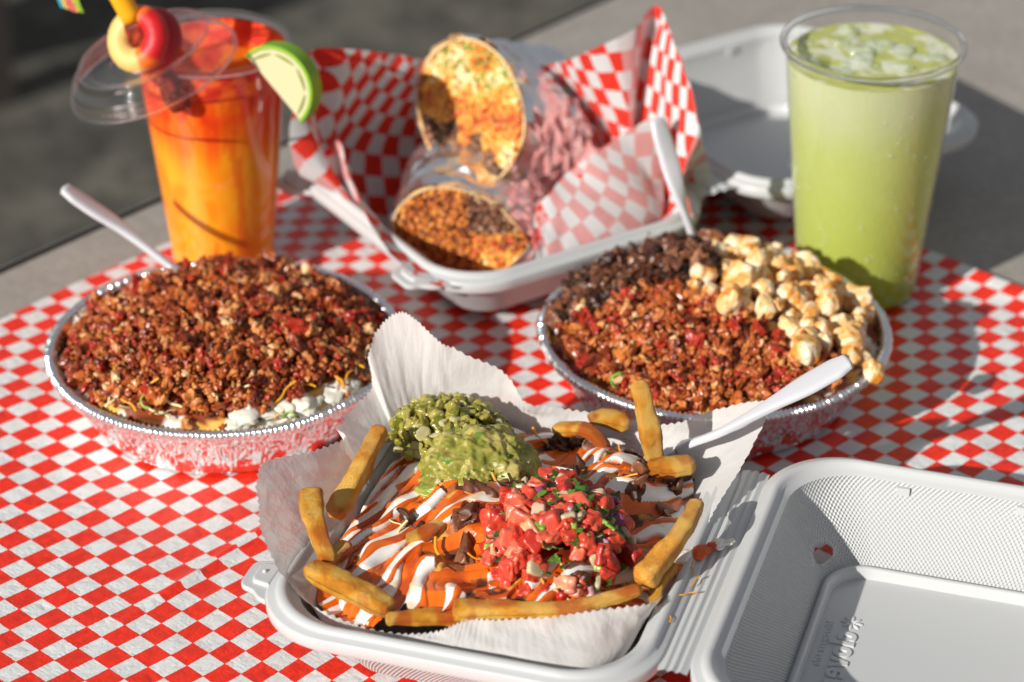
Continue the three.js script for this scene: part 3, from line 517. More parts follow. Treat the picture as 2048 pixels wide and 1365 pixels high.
burrito('lower burrito half in foil with browned meat and cheese at the cut face', at(925, 484, 0.042), V(0.12, -0.04, -1), 0.0375, 0.1, 7, (x, y, R) => {
  const n = vnoise(x * 3, y * 3, 6); if (x > 0.15 && y < 0.25 && y > -0.6 && n > -0.5) return { c: mash(x, y, R), s: 0.0022 + 0.0012 * R() }; if (x > 0.1 && y > 0.1) return { c: pick(R, BEAN), s: 0.0024 + 0.0012 * R() }; return { c: pick(R, [[col('#a8521a'), 5], [col('#c8762a'), 5], [col('#6a3216'), 5], [col('#d98f3a'), 3]]), s: 0.0022 + 0.0012 * R() }; }, 0.84);

// ---------------------------------------------------------------- green drink
function cupWall(H, rt, rb, rimR) { const p = [[rb - 0.004, 0.0005], [rb, 0.002]]; for (let i = 1; i <= 20; i++) { const q = i / 20; p.push([mix(rb, rt, q), 0.002 + q * (H - 0.004)]); } return p.map(a => new THREE.Vector2(...a)); }
function drink(name, label, x, z, H, rt, rb, level, color, topColor, wallMat, drinkMat, topMat) {
  const t = thing(name, label, 'drink', [x, 0.0025, z], 0);
  part('cup_wall', new THREE.LatheGeometry(cupWall(H, rt, rb), 160), wallMat, t);
  const rim = new THREE.TorusGeometry(rt + 0.0008, 0.0019, 14, 200); rim.rotateX(Math.PI / 2); rim.translate(0, H - 0.002, 0);
  part('cup_rim', rim, M.glass, t);
  const rad = (y) => mix(rb, rt, clamp((y - 0.002) / (H - 0.004))) - 0.0007;
  part('drink_body', grid(150, 90, (s, q) => { const a = s * 6.28319, y = 0.0032 + q * (level - 0.0032), r = rad(y); return V(r * Math.cos(a), y, r * Math.sin(a)); }, { closed: true, color: (s, q, p) => color(s * 6.28319, q, p) }), drinkMat, t);
  part('drink_bottom', grid(60, 4, (s, q) => V(q * rad(0.0032) * Math.cos(s * 6.28319), 0.0032, q * rad(0.0032) * Math.sin(s * 6.28319)), { closed: true, color: (s, q, p) => color(s * 6.283, 0, p) }), drinkMat, t);
  part('drink_surface', grid(90, 40, (s, q) => { const a = s * 6.28319, r = q * rad(level) * 0.999; return V(r * Math.cos(a), level + (q < 1 ? 0.0014 * fbm(r * Math.cos(a) * 90, r * Math.sin(a) * 90, 4, 3) : 0), r * Math.sin(a)); }, { closed: true, color: (s, q, p) => topColor(p) }), topMat || drinkMat, t);
  return t;
}
{
  const c = at(1715, 588, 0), H = 0.153, lime = vmat({ roughness: 0.92, transmission: 0.4, thickness: 0 });
  const t = drink('green_drink', 'tall clear plastic cup of pale green iced drink behind the shrimp', 0.1955, -0.0565, H, 0.0478, 0.0335, H - 0.010, (a, q, p) => {
    const w = 0.5 * fbm(p.x * 25, p.y * 18, p.z * 25, 3); let k = cmix(col('#a2b41c'), col('#c6d256'), sstep(0.02, 0.2, q + 0.06 * w)); k = cmix(k, col('#cbd678'), sstep(0.2, 0.75, q + w * 0.35)); return cmix(k, col('#d6deae'), sstep(0.7, 1.02, q + w * 0.3));
  }, p => cmix(col('#c8cc66'), col('#f0f0dc'), sstep(-0.1, 0.3, fbm(p.x * 150, 1, p.z * 150, 3))), M.clear, lime);
  const R = rng(5), ice = std({ color: new THREE.Color(0.93, 0.96, 0.88), roughness: 0.08, transmission: 0.8, thickness: 0 });
  for (let i = 0; i < 26; i++) { const a = R() * 6.283, r = 0.038 * Math.sqrt(R()); const m = part('ice_cube', lump(4, 400 + i, { amp: 0.22, freq: 1.3, amp2: 0.06, k: 4 }), ice, t); setM(m, TM(r * Math.cos(a), H - 0.0150 - 0.003 * R(), r * Math.sin(a), 0.0052 + 0.0035 * R(), R)); }
  const drops = []; for (let i = 0; i < 260; i++) { const a = R() * 6.283, q = R(), y = 0.006 + q * (H - 0.014), r = mix(0.0335, 0.0478, (y - 0.002) / (H - 0.004)) + 0.0001; const m = TM(r * Math.cos(a), y, r * Math.sin(a), 0.0004 + 0.0007 * R() * R(), R); drops.push({ geo: ico(2), m, c: [1, 1, 1] }); }
  drops.forEach(d => { d.geo.computeVertexNormals(); });
  const dm = part('droplets', joined(drops), std({ color: 0xffffff, roughness: 0.05, transmission: 0.9, thickness: 0 }), t); dm.userData.kind = 'stuff';
}
// ---------------------------------------------------------------- orange drink with its lid, candy and lime
{
  const X = -0.167, Z = -0.088, H = 0.139, rt = 0.0425, rb = 0.0288;
  const om = vmat({ roughness: 0.92, transmission: 0.16, thickness: 0, specularIntensity: 0.3 });
  const t = drink('mango_drink', 'clear plastic cup of orange mango drink streaked with red chili sauce', X, Z, H, rt, rb, H - 0.02, (a, q, p) => {
    const n = fbm(Math.cos(a) * 3.2, q * 7, Math.sin(a) * 3.2, 4), st = vnoise(Math.cos(a) * 9, q * 1.2, Math.sin(a) * 9);
    let c = cmix(col('#ffb024'), col('#ff960e'), sstep(-0.2, 0.3, n)); const edge = 0.76 + 0.12 * n + 0.10 * st;
    c = cmix(c, col('#fa5a0c'), sstep(edge - 0.16, edge + 0.08, q) * (0.75 + 0.25 * sstep(-0.2, 0.1, n))); c = cmix(c, col('#e8300a'), sstep(-0.05, 0.22, n) * 0.8 * sstep(edge, edge + 0.2, q)); if (st > 0.55 && q > 0.1) c = cmix(c, col('#e24a08'), 0.55); return c;
  }, p => cmix(col('#f8780e'), col('#e2400c'), sstep(-0.15, 0.2, fbm(p.x * 60, 3, p.z * 60, 3))), M.clear, om);
  // chili sauce clinging to the inside of the cup above the drink, in blotches
  const sauce = grid(200, 24, (s, q) => { const a = s * 6.28319, y = H - 0.024 + q * (0.0195), r = mix(rb, rt, (y - 0.002) / (H - 0.004)) - 0.0011 - 0.0004 * fbm(Math.cos(a) * 9, Math.sin(a) * 9, y * 300, 2); return V(r * Math.cos(a), y, r * Math.sin(a)); }, { closed: true, color: (s, q, p) => { const n = fbm(p.x * 160, p.y * 160, p.z * 160, 3); return cmix(col('#ff6a18'), col('#e8300c'), sstep(-0.12, 0.15, n)); } });
  part('chili_coating', sauce, vmat({ roughness: 0.8, transmission: 0.18, thickness: 0 }), t);
  // lid, pushed to the left and tilted
  const lid = thing('cup_lid', 'clear plastic lid sitting askew on the orange drink', 'lid', at(292, 112, 0.150).toArray(), 0);
  const lp = [[0.0085, 0.0], [0.012, 0.0], [0.0125, 0.0016], [0.020, 0.0018], [0.021, 0.0002], [0.0305, 0.0], [0.0325, 0.0045], [0.0365, 0.0052], [0.0385, 0.0045], [0.040, 0.0005], [0.0425, -0.0005], [0.0445, -0.0015], [0.0452, -0.0045], [0.0462, -0.0048], [0.0466, -0.0085], [0.048, -0.0092], [0.0482, -0.0100]].map(a => new THREE.Vector2(...a));
part('lid_disc', new THREE.LatheGeometry(new THREE.SplineCurve(lp).getPoints(60), 160), std({ color: 0xffffff, roughness: 0.04, transmission: 1, thickness: 0, ior: 2.0 }), lid);
  for (const [rr, yy, tt] of [[0.0480, -0.0098, 0.0007], [0.0375, 0.0050, 0.0006]]) { const g = new THREE.TorusGeometry(rr, tt, 12, 160); g.rotateX(Math.PI / 2); g.translate(0, yy, 0); part('lid_bead', g, M.glass, lid); }
  const lugs = []; for (let k = 0; k < 60; k++) { const g = new THREE.SphereGeometry(1, 8, 6); g.scale(0.0006, 0.0018, 0.0009); g.translate(0.0466, -0.0066, 0); g.rotateY(k / 60 * 6.283); lugs.push(g); }
  part('skirt_ribs', mergeGeometries(lugs), M.clear, lid);
  lid.rotation.set(0.10, 0, 0.33);
  // candy straw with peach rings
  const cp = at(268, 45, 0.172), st = thing('candy_straw', 'brown tamarind candy straw with a yellow end standing in the orange drink', 'candy straw', cp.toArray(), 0);
  const dir = V(-0.36, 0.86, 0.05).normalize(), pt = (k) => dir.clone().multiplyScalar(k);
  part('yellow_end', sweep([pt(0.002), pt(0.03), pt(0.06)], 12, 14, (q, f) => [0.0058 * Math.cos(f), 0.0050 * Math.sin(f)], V(0, 0, 1)), std({ color: new THREE.Color(...col('#f2b010')), roughness: 0.5 }), st);
  part('tamarind_stick', sweep([pt(-0.055), pt(-0.02), pt(0.0015)], 24, 16, (q, f) => { const k = 0.0064 + 0.0012 * vnoise(q * 14, Math.cos(f) * 2, Math.sin(f) * 2); return [k * Math.cos(f), k * Math.sin(f)]; }, V(0, 0, 1), { color: (q, f) => cmix(col('#6a1c0c'), col('#a83818'), sstep(-0.3, 0.4, vnoise(q * 20, Math.cos(f) * 3, Math.sin(f) * 3))) }), vmat({ roughness: 0.6 }), st);
  const ring = (name, label, p, n, A, B, split, seed) => {
    const R0 = 0.0116, r0 = 0.0066, g = new THREE.TorusGeometry(R0, r0, 40, 90), P = g.attributes.position, c = [];
    for (let i = 0; i < P.count; i++) { const x = P.getX(i), y = P.getY(i), z = P.getZ(i), a = Math.atan2(y, x), b = 0.00035 * vnoise(x * 900, y * 900, z * 900 + seed); P.setXYZ(i, x * (1 + b * 40), y * (1 + b * 40), z * (1 + b * 40)); const k = Math.cos(a - split) + 0.12 * vnoise(x * 150, y * 150, z * 150); c.push(...cmix(cmix(A[0], A[1], sstep(0.05, 0.3, k)), B, sstep(0.45, 0.7, k))); }
    g.setAttribute('color', new THREE.Float32BufferAttribute(c, 3)); g.computeVertexNormals();
    const m = solo(name, g, vmat({ roughness: 0.5, sheen: 0.5, sheenRoughness: 0.5, transmission: 0.2, thickness: 0 }), label, 'gummy candy'); m.position.copy(p); m.quaternion.setFromUnitVectors(V(0, 0, 1), n.clone().normalize());
  };
  ring('peach_ring', 'yellow gummy ring with an orange red side, front one on the candy straw', at(276, 78, 0.164), V(-0.42, 0.52, 0.74), [col('#f3cf7a'), col('#ff7a20')], col('#d8121c'), 0.25, 1);
  ring('peach_ring', 'red sugared gummy ring behind the yellow one on the candy straw', at(276, 78, 0.164).add(V(0.0058, -0.0042, -0.0075)), V(-0.40, 0.55, 0.72), [col('#d01828'), col('#c8101c')], col('#b80c1c'), 0.4, 2);
  // rainbow belt candy hanging from above the frame
  const bp = at(127, -60, 0.20), belt = thing('candy_belt', 'rainbow striped sour candy belt hanging at the top left', 'candy belt', bp.toArray(), 0);
  const cols = ['#3aa6b8', '#d8c060', '#d87858', '#d86a70', '#d0b050', '#8cc030'], bx = V(0.97, 0, 0.24), b0 = at(145, 24, 0.175).sub(bp), b1 = V(0.02, 0.03, 0.0);
  const bc = new THREE.CatmullRomCurve3([b0.clone(), b0.clone().add(V(-0.002, 0.012, 0.004)), V(0, 0.02, 0.004), V(0.03, 0.06, 0), V(0.055, 0.045, 0)]);
  for (let k = 0; k < 6; k++) part('stripe', grid(3, 40, (s, q) => { const p = bc.getPoint(q), e = (k + s) / 6 - 0.5; p.addScaledVector(bx, e * 0.0125); p.y += (q < 0.001 ? (e < 0 ? 0.0 - e * 0.012 : 0) : 0); p.z += 0.0004 * vnoise(s * 9 + k * 4, q * 60, 2); return p; }), std({ color: new THREE.Color(...col(cols[k])), roughness: 0.75 }), belt);
  // lime half wheel on the rim
  const e1 = V(0.65, -0.76 * 0.866, 0.76 * 0.5), e2i = V(0.77, 0.64 * 0.866, -0.64 * 0.5), K = V(0, 0.5, 0.866), al = 0.55;
  const ny = e2i.clone().multiplyScalar(Math.cos(al)).addScaledVector(K, Math.sin(al)).normalize(), nn = K.clone().multiplyScalar(Math.cos(al)).addScaledVector(e2i, -Math.sin(al)).normalize(), nx = V().crossVectors(ny, nn).normalize();
  const lp0 = at(556, 172, 0.134), lw = thing('lime_wedge', 'half slice of lime pushed onto the rim of the orange drink', 'lime slice', lp0.toArray(), 0);
  lw.quaternion.setFromRotationMatrix(new THREE.Matrix4().makeBasis(nx, ny, nn));
  const RL = 0.0232, TH = 0.0115, arc = (r0, r1, a0, a1) => { const s = new THREE.Shape(); s.absarc(0, 0, r1, a0, a1, false); if (r0 > 0) s.absarc(0, 0, r0, a1, a0, true); else s.lineTo(0, 0); return s; };
  const ex = (s, d, b, z) => { const g = new THREE.ExtrudeGeometry(s, { depth: d, bevelEnabled: b > 0, bevelSize: b, bevelThickness: b, bevelSegments: 4, curveSegments: 40 }); g.translate(0, 0, z - d / 2); return g; };
  part('rind', ex(arc(RL - 0.0012, RL, 0, Math.PI), TH - 0.001, 0.0005, 0), std({ color: new THREE.Color(...col('#7fae10')), roughness: 0.35, bumpMap: rep(texGrain, 30, 30), bumpScale: 0.0003 }), lw);
  part('pith', ex(arc(0, RL - 0.0012, 0, Math.PI), TH - 0.0016, 0, 0), std({ color: new THREE.Color(...col('#c6c196')), roughness: 0.5 }), lw);
  for (let k = 0; k < 4; k++) { const a0 = k * Math.PI / 4 + 0.05, a1 = (k + 1) * Math.PI / 4 - 0.05, s = new THREE.Shape(), cx = 0.0018 * Math.cos((a0 + a1) / 2), cy = 0.0018 * Math.sin((a0 + a1) / 2); s.moveTo(cx, cy); s.absarc(0, 0, RL - 0.0044, a0 + 0.03, a1 - 0.03, false); s.closePath(); part('segment', ex(s, TH - 0.0012, 0.0004, 0), std({ color: new THREE.Color(...col('#93a03e')), roughness: 0.25, transmission: 0.3, thickness: 0, bumpMap: rep(texGrain, 60, 20), bumpScale: 0.0004 }), lw); }
}

// ---------------------------------------------------------------- loaded fries in the front container
const fcos = Math.cos(FT), fsin = Math.sin(FT);
const toL = (x, z) => { const dx = x - FC.x, dz = z - FC.z; return [dx * fcos - dz * fsin, dx * fsin + dz * fcos]; };
const toW = (lx, lz) => [FC.x + lx * fcos + lz * fsin, FC.z - lx * fsin + lz * fcos];
function foodBase(x, z) {
  const [lx, lz] = toL(x, z), r = Math.pow(Math.pow(Math.abs(lx) / 0.0735, 3) + Math.pow(Math.abs(lz) / 0.089, 3), 1 / 3), k = clamp(1 - r * r);
  const ang = lx * 26 + lz * 12;
  return 0.043 + 0.017 * Math.pow(k, 0.6) + k * 0.5 * (0.034 * fbm(x * 38 + 2, z * 38, 6, 2) + 0.010 * ridge(x * 38 + 5, z * 52, 1.5)) ;
}
{
  const t = thing('loaded_fries', 'bed of fries and meat drizzled with white crema and orange sauce in the front container', 'loaded fries', [FC.x, 0, FC.z], 0);
  const N = 460, S = 0.086, P = [], K = [], Cl = [];
  for (let j = 0; j <= N; j++) for (let i = 0; i <= N; i++) {
    const lx = mix(-S, S, i / N) * 0.86, lz = mix(-S, S, j / N) * 1.035, [x, z] = toW(lx, lz);
    let y = foodBase(x, z);
    const wx = x + 0.015 * fbm(x * 30, z * 30, 11, 2), wz = z + 0.015 * fbm(x * 30 + 9, z * 30, 17, 2);
    const s = wx * 0.72 + wz * 0.69, p = s / 0.0165 + 0.05 * fbm(x * 95, z * 95, 31, 2), fr = p - Math.floor(p), band = Math.floor(p);
    const q = (wx * 0.55 + wz * 0.83) / 0.0098 + 0.5 + 0.12 * fbm(x * 80, z * 80, 57, 2), fo = q - Math.floor(q);
    const right = sstep(0.0, 0.04, lx);
    const wWid = 0.64 + 0.22 * vnoise(x * 36, z * 36, band * 3.1), oWid = 0.40 + 0.20 * vnoise(x * 40, z * 40, 50 + Math.floor(q) * 2.3), hole = fbm(x * 62 + 7, z * 62, 91, 3) > 0.14 - 0.12 * right;
    let k = 0, th = 0; const a = fr / wWid, b = fo / oWid;
    if (!hole && fbm(x * 46, z * 46, 19, 2) < 0.34) { k = 2; th = 0.0003; }
    if (a < 1 && fbm(x * 40, z * 40, 23, 2) < 0.30 - 0.06 * right) { k = 1; th = 0.0030 * Math.sqrt(Math.max(0, 1 - (2 * a - 1) ** 2)); }
    if (b < 1 && b > 0 && fbm(x * 34, z * 34, 29, 2) < 0.22) { const o = Math.sqrt(Math.max(0, 1 - (2 * b - 1) ** 2)); if (o > 0.25) { k = 2; th += 0.0011 * (o - 0.25); } }
    const edge = Math.max(Math.abs(lx) / S, Math.abs(lz) / S);
    y += th + (k === 0 ? 0.0008 * fbm(x * 300, z * 300, 2, 3) : 0); P.push([x - FC.x, y, z - FC.z]); K.push(k);
    const n = fbm(x * 90, z * 90, 5, 3), sw = 1 - Math.abs(vnoise(p * 3.1 + 0.8 * fbm(x * 60, z * 60, 3, 2), x * 9 + z * 6, 8)), swirl = sstep(0.80, 0.97, sw);
    Cl.push(k === 1 ? cmix(col('#f2efe8'), col('#ead2b4'), swirl * 0.0 + sstep(0.1, 0.35, n)) : k === 2 ? cmix(cmix(col('#e5690e'), col('#c24a08'), sstep(-0.05, 0.3, n)), col('#f2a468'), 0) : cmix(cmix(col('#b0602a'), col('#5a2c16'), sstep(-0.1, 0.15, n)), col('#d89a48'), sstep(0.12, 0.3, fbm(x * 120, z * 120, 44, 2))));
  }
  const flat = P.flat(), fc = Cl.flat(), I = [[], [], []];
  for (let j = 0; j < N; j++) for (let i = 0; i < N; i++) {
    const a = j * (N + 1) + i, b = a + 1, d = a + N + 1, e = d + 1;
    const lx = mix(-S, S, (i + .5) / N), lz = mix(-S, S, (j + .5) / N); if (lz > mix(0.09, 0.0735, sstep(-0.06, -0.03, lx)) + 0.004 * vnoise(lx * 300, 1, 3)) continue; if (Math.pow(Math.abs(lx) / 0.0855, 5) + Math.pow(Math.abs(lz) / 0.0855, 5) > 1) continue;
    const vote = [K[a], K[b], K[d], K[e]], k = vote.filter(q => q === 1).length >= 2 ? 1 : vote.filter(q => q === 2).length >= 2 ? 2 : vote[0];
    I[k].push(a, d, b, b, d, e);
  }
  // normals from the whole sheet, so that the parts meet smoothly
  const whole = geom(flat, [...I[0], ...I[1], ...I[2]].length > 0 ? I[0].concat(I[1], I[2]) : [], fc);
  const sub = (idx) => { const map = new Map(), p = [], n = [], c = [], o = []; for (const v of idx) { if (!map.has(v)) { map.set(v, p.length / 3); for (let q = 0; q < 3; q++) { p.push(flat[v * 3 + q]); n.push(whole.attributes.normal.array[v * 3 + q]); c.push(fc[v * 3 + q]); } } o.push(map.get(v)); } const g = new THREE.BufferGeometry(); g.setAttribute('position', new THREE.Float32BufferAttribute(p, 3)); g.setAttribute('normal', new THREE.Float32BufferAttribute(n, 3)); g.setAttribute('color', new THREE.Float32BufferAttribute(c, 3)); g.setIndex(o); return g; };
  part('meat_bed', sub(I[0]), vmat({ roughness: 0.45 }), t).userData.kind = 'stuff';
  part('crema', sub(I[1]), vmat({ roughness: 0.28, clearcoat: 0.1, clearcoatRoughness: 0.2 }), t, 'glossy white crema in wavy bands');
  part('hot_sauce', sub(I[2]), vmat({ roughness: 0.25, clearcoat: 0.3, clearcoatRoughness: 0.2 }), t, 'glossy orange hot sauce in wavy bands');
  // chopped meat showing through
  const R = rng(77);
  for (let i = 0; i < 36; i++) { const lx = (R() * 2 - 1) * 0.06 + 0.010, lz = (R() * 2 - 1) * 0.068 - 0.01, [x, z] = toW(clamp(lx, -0.06, 0.066), lz); const m = part('meat_piece', baconShapes[i % 14], foodMat(pick(R, STEAK), 0.4), t); setM(m, TM(x - FC.x, foodBase(x, z) - 0.001, z - FC.z, 0.005 + 0.004 * R(), R)); }
  for (let i = 0; i < 40; i++) { const lx = (R() * 2 - 1) * 0.066, lz = (R() * 2 - 1) * 0.078, [x, z] = toW(lx, lz); const m = part('cheese_shred', shredShape, foodMat(col(R() < .5 ? '#e89a28' : '#ecd090'), 0.35), t); setM(m, TM(x - FC.x, foodBase(x, z) + 0.002, z - FC.z, 0.005 + 0.004 * R(), R)); m.rotation.set(R() * 0.5, R() * 6, R() * 0.5); }
}
const fryMat = vmat({ roughness: 0.38, bumpMap: rep(texGrain, 5, 1), bumpScale: 0.0009 });
function fry(label, pts, w, h, seed, tint = 0) {
  pts = pts.map((p, i) => i && i < pts.length - 1 ? p.clone().add(V(0.004 * vnoise(seed * 3.3, i, 1), 0.002 * vnoise(seed, i, 5), 0.004 * vnoise(i, seed * 2.1, 9))) : p);
  const o = pts[0].clone(), q = pts.map(p => p.clone().sub(o)), L = pts[0].distanceTo(pts[pts.length - 1]);
  const g = sweep(q, 70, 36, (t, f) => {
    const c = Math.cos(f), s = Math.sin(f), e = 4, sq = 1 / Math.pow(Math.abs(c) ** e + Math.abs(s) ** e, 1 / e), end = Math.pow(clamp(Math.min(t, 1 - t) * L / (w * 0.4)), 0.3) * 0.99 + 0.01;
    const n = (1 - 0.22 * (seed % 2 ? t : 1 - t)) * (1 + 0.26 * fbm(t * L * 90 + seed * 5, c * 0.5, s * 0.5, 2)) + 0.14 * fbm(t * L * 160 + seed, c * 1.1, s * 1.1, 3) + 0.02 * vnoise(t * L * 700, c * 5 + seed, s * 5);
    const k = 0.76 * (1 + 0.14 * Math.sin(t * 3.1 + seed * 1.7)); return [w * c * sq * n * end * k, h * s * sq * n * end * k];
  }, Math.abs(q[q.length - 1].y) > 0.6 * L ? V(0.4, 0, 0.9).normalize() : V(0, 1, 0), { color: (t, f, p) => {
    const n = fbm(p.x * 130 + seed, p.y * 130, p.z * 130, 3), ed = Math.pow(Math.abs(Math.sin(2 * f)), 6) * 0.35 + (Math.min(t, 1 - t) < 0.06 ? 0.35 : 0);
    let c = cmix(col('#f2a830'), col('#fac45c'), sstep(-0.25, 0.2, n)); c = cmix(c, col('#cf7c1c'), clamp(ed * 0.7 + 0.6 * sstep(0.14, 0.42, -n))); return cmix(c, col('#c8520c'), tint * sstep(-0.1, 0.25, vnoise(p.x * 120, p.y * 120, p.z * 120 + seed)));
  } });
  const m = solo('french_fry', g, fryMat, label, 'french fry'); m.position.copy(o); return m;
}
fry('golden fry standing up at the far left of the front container', [at(618, 982, .074), at(636, 1050, .067), at(660, 1130, .056)], 0.0068, 0.006, 1, 0.5);
fry('long golden fry leaning against the jalapeno relish at the upper left', [at(762, 856, .074), at(725, 940, .068), at(668, 1035, .058)], 0.0068, 0.0062, 2, 0.3);
fry('darker fry half hidden behind the long fry at the upper left', [at(735, 900, .066), at(712, 950, .06), at(672, 1005, .056)], 0.006, 0.005, 3, 0.2);
fry('thick pale fry lying along the lower left rim of the front container', [at(612, 1135, .058), at(690, 1180, .056), at(785, 1222, .053)], 0.0072, 0.0062, 4, 0.4);
fry('very long fry lying along the near rim under the parchment edge', [at(905, 1222, .056), at(1000, 1220, .057), at(1140, 1206, .059), at(1285, 1178, .059)], 0.0056, 0.005, 5, 0.7);
fry('golden fry slanting along the right side beside the pico de gallo', [at(1395, 1008, .066), at(1350, 1068, .066), at(1282, 1165, .06)], 0.0068, 0.0062, 6, 0.1);
fry('fry sticking straight up at the back right beside the fork', [at(1312, 925, .060), at(1296, 860, .076), at(1278, 760, .101)], 0.006, 0.0056, 7, 0.1);
fry('short blocky fry end lying beside the fork', [at(1300, 928, .060), at(1345, 932, .062), at(1392, 926, .062)], 0.0066, 0.0062, 8, 0.5);
fry('short fry poking out below the slanting fry near the hinge', [at(1342, 1130, .056), at(1325, 1170, .054), at(1308, 1208, .051)], 0.005, 0.0045, 9, 0.2);
fry('orange stained fry end at the back edge of the sauce', [at(1185, 838, .058), at(1215, 836, .06), at(1262, 846, .058)], 0.0056, 0.0052, 10, 0.8);
fry('fry buried in sauce at the left below the standing fry', [at(640, 1150, .052), at(668, 1120, .055), at(700, 1090, .056)], 0.006, 0.005, 11, 0.9);

fry('slim fry half buried in sauce just left of the pico de gallo', [at(815, 1085, .056), at(865, 1060, .060), at(925, 1030, .056)], 0.0055, 0.005, 12, 0.9);
fry('sauce covered fry half buried between the guacamole and the upright fry', [at(1110, 860, .054), at(1165, 875, .060), at(1215, 900, .055)], 0.0055, 0.005, 13, 0.9);
fry('slim fry tucked beneath the left end of the long near fry', [at(770, 1240, .052), at(850, 1232, .0535), at(935, 1232, .051)], 0.005, 0.0045, 14, 0.8);

// guacamole
{
  const p = at(958, 938, 0.058), t = thing('guacamole_scoop', 'round scoop of green guacamole on top of the loaded fries', 'guacamole', [p.x, 0.054, p.z], 0), R = rng(9);
  const prof = (x, y, z) => 0.0262;
  part('scoop', lump(44, 500, { amp: 0.10, freq: 1.6, amp2: 0.085, freq2: 5.5, scale: [0.0282, 0.0232, 0.0272], color: (x, y, z) => { const n = fbm(x * 5, y * 5, z * 5, 3), g = vnoise(x * 13, y * 13, z * 13 + 5), r = vnoise(x * 9 + 4, y * 9, z * 9); let c = cmix(col('#9c9440'), col('#868434'), sstep(-0.15, 0.2, n)); c = cmix(c, col('#b0a25a'), sstep(0.1, 0.3, -n)); if (g > 0.62) c = col('#5c7a24'); if (r > 0.78) c = col('#9a5a34'); return c; } }), vmat({ roughness: 0.42 }), t);
  part('smear', lump(22, 512, { amp: 0.2, freq: 1.6, amp2: 0.08, freq2: 6, scale: [0.0225, 0.007, 0.012], color: (x, y, z) => cmix(col('#a9aa52'), col('#8f9c3e'), sstep(-0.1, 0.2, fbm(x * 4, y * 4, z * 4, 3))) }), vmat({ roughness: 0.3 }), t).position.set(-0.006, 0.002, 0.02);
  for (let i = 0; i < 34; i++) { const a = R() * 6.283, e = 0.1 + R() * 1.2, m = part('herb_fleck', lump(3, 520 + i % 5, { amp: 0.4, scale: [1, 0.3, 0.5] }), foodMat(col(R() < 0.75 ? '#3f6a1c' : '#c9c890'), 0.35), t); const k = 1.02; setM(m, TM(0.0262 * Math.cos(a) * Math.cos(e) * k, 0.0212 * Math.sin(e) * k, 0.0256 * Math.sin(a) * Math.cos(e) * k, 0.0009 + 0.0013 * R(), R)); }
}
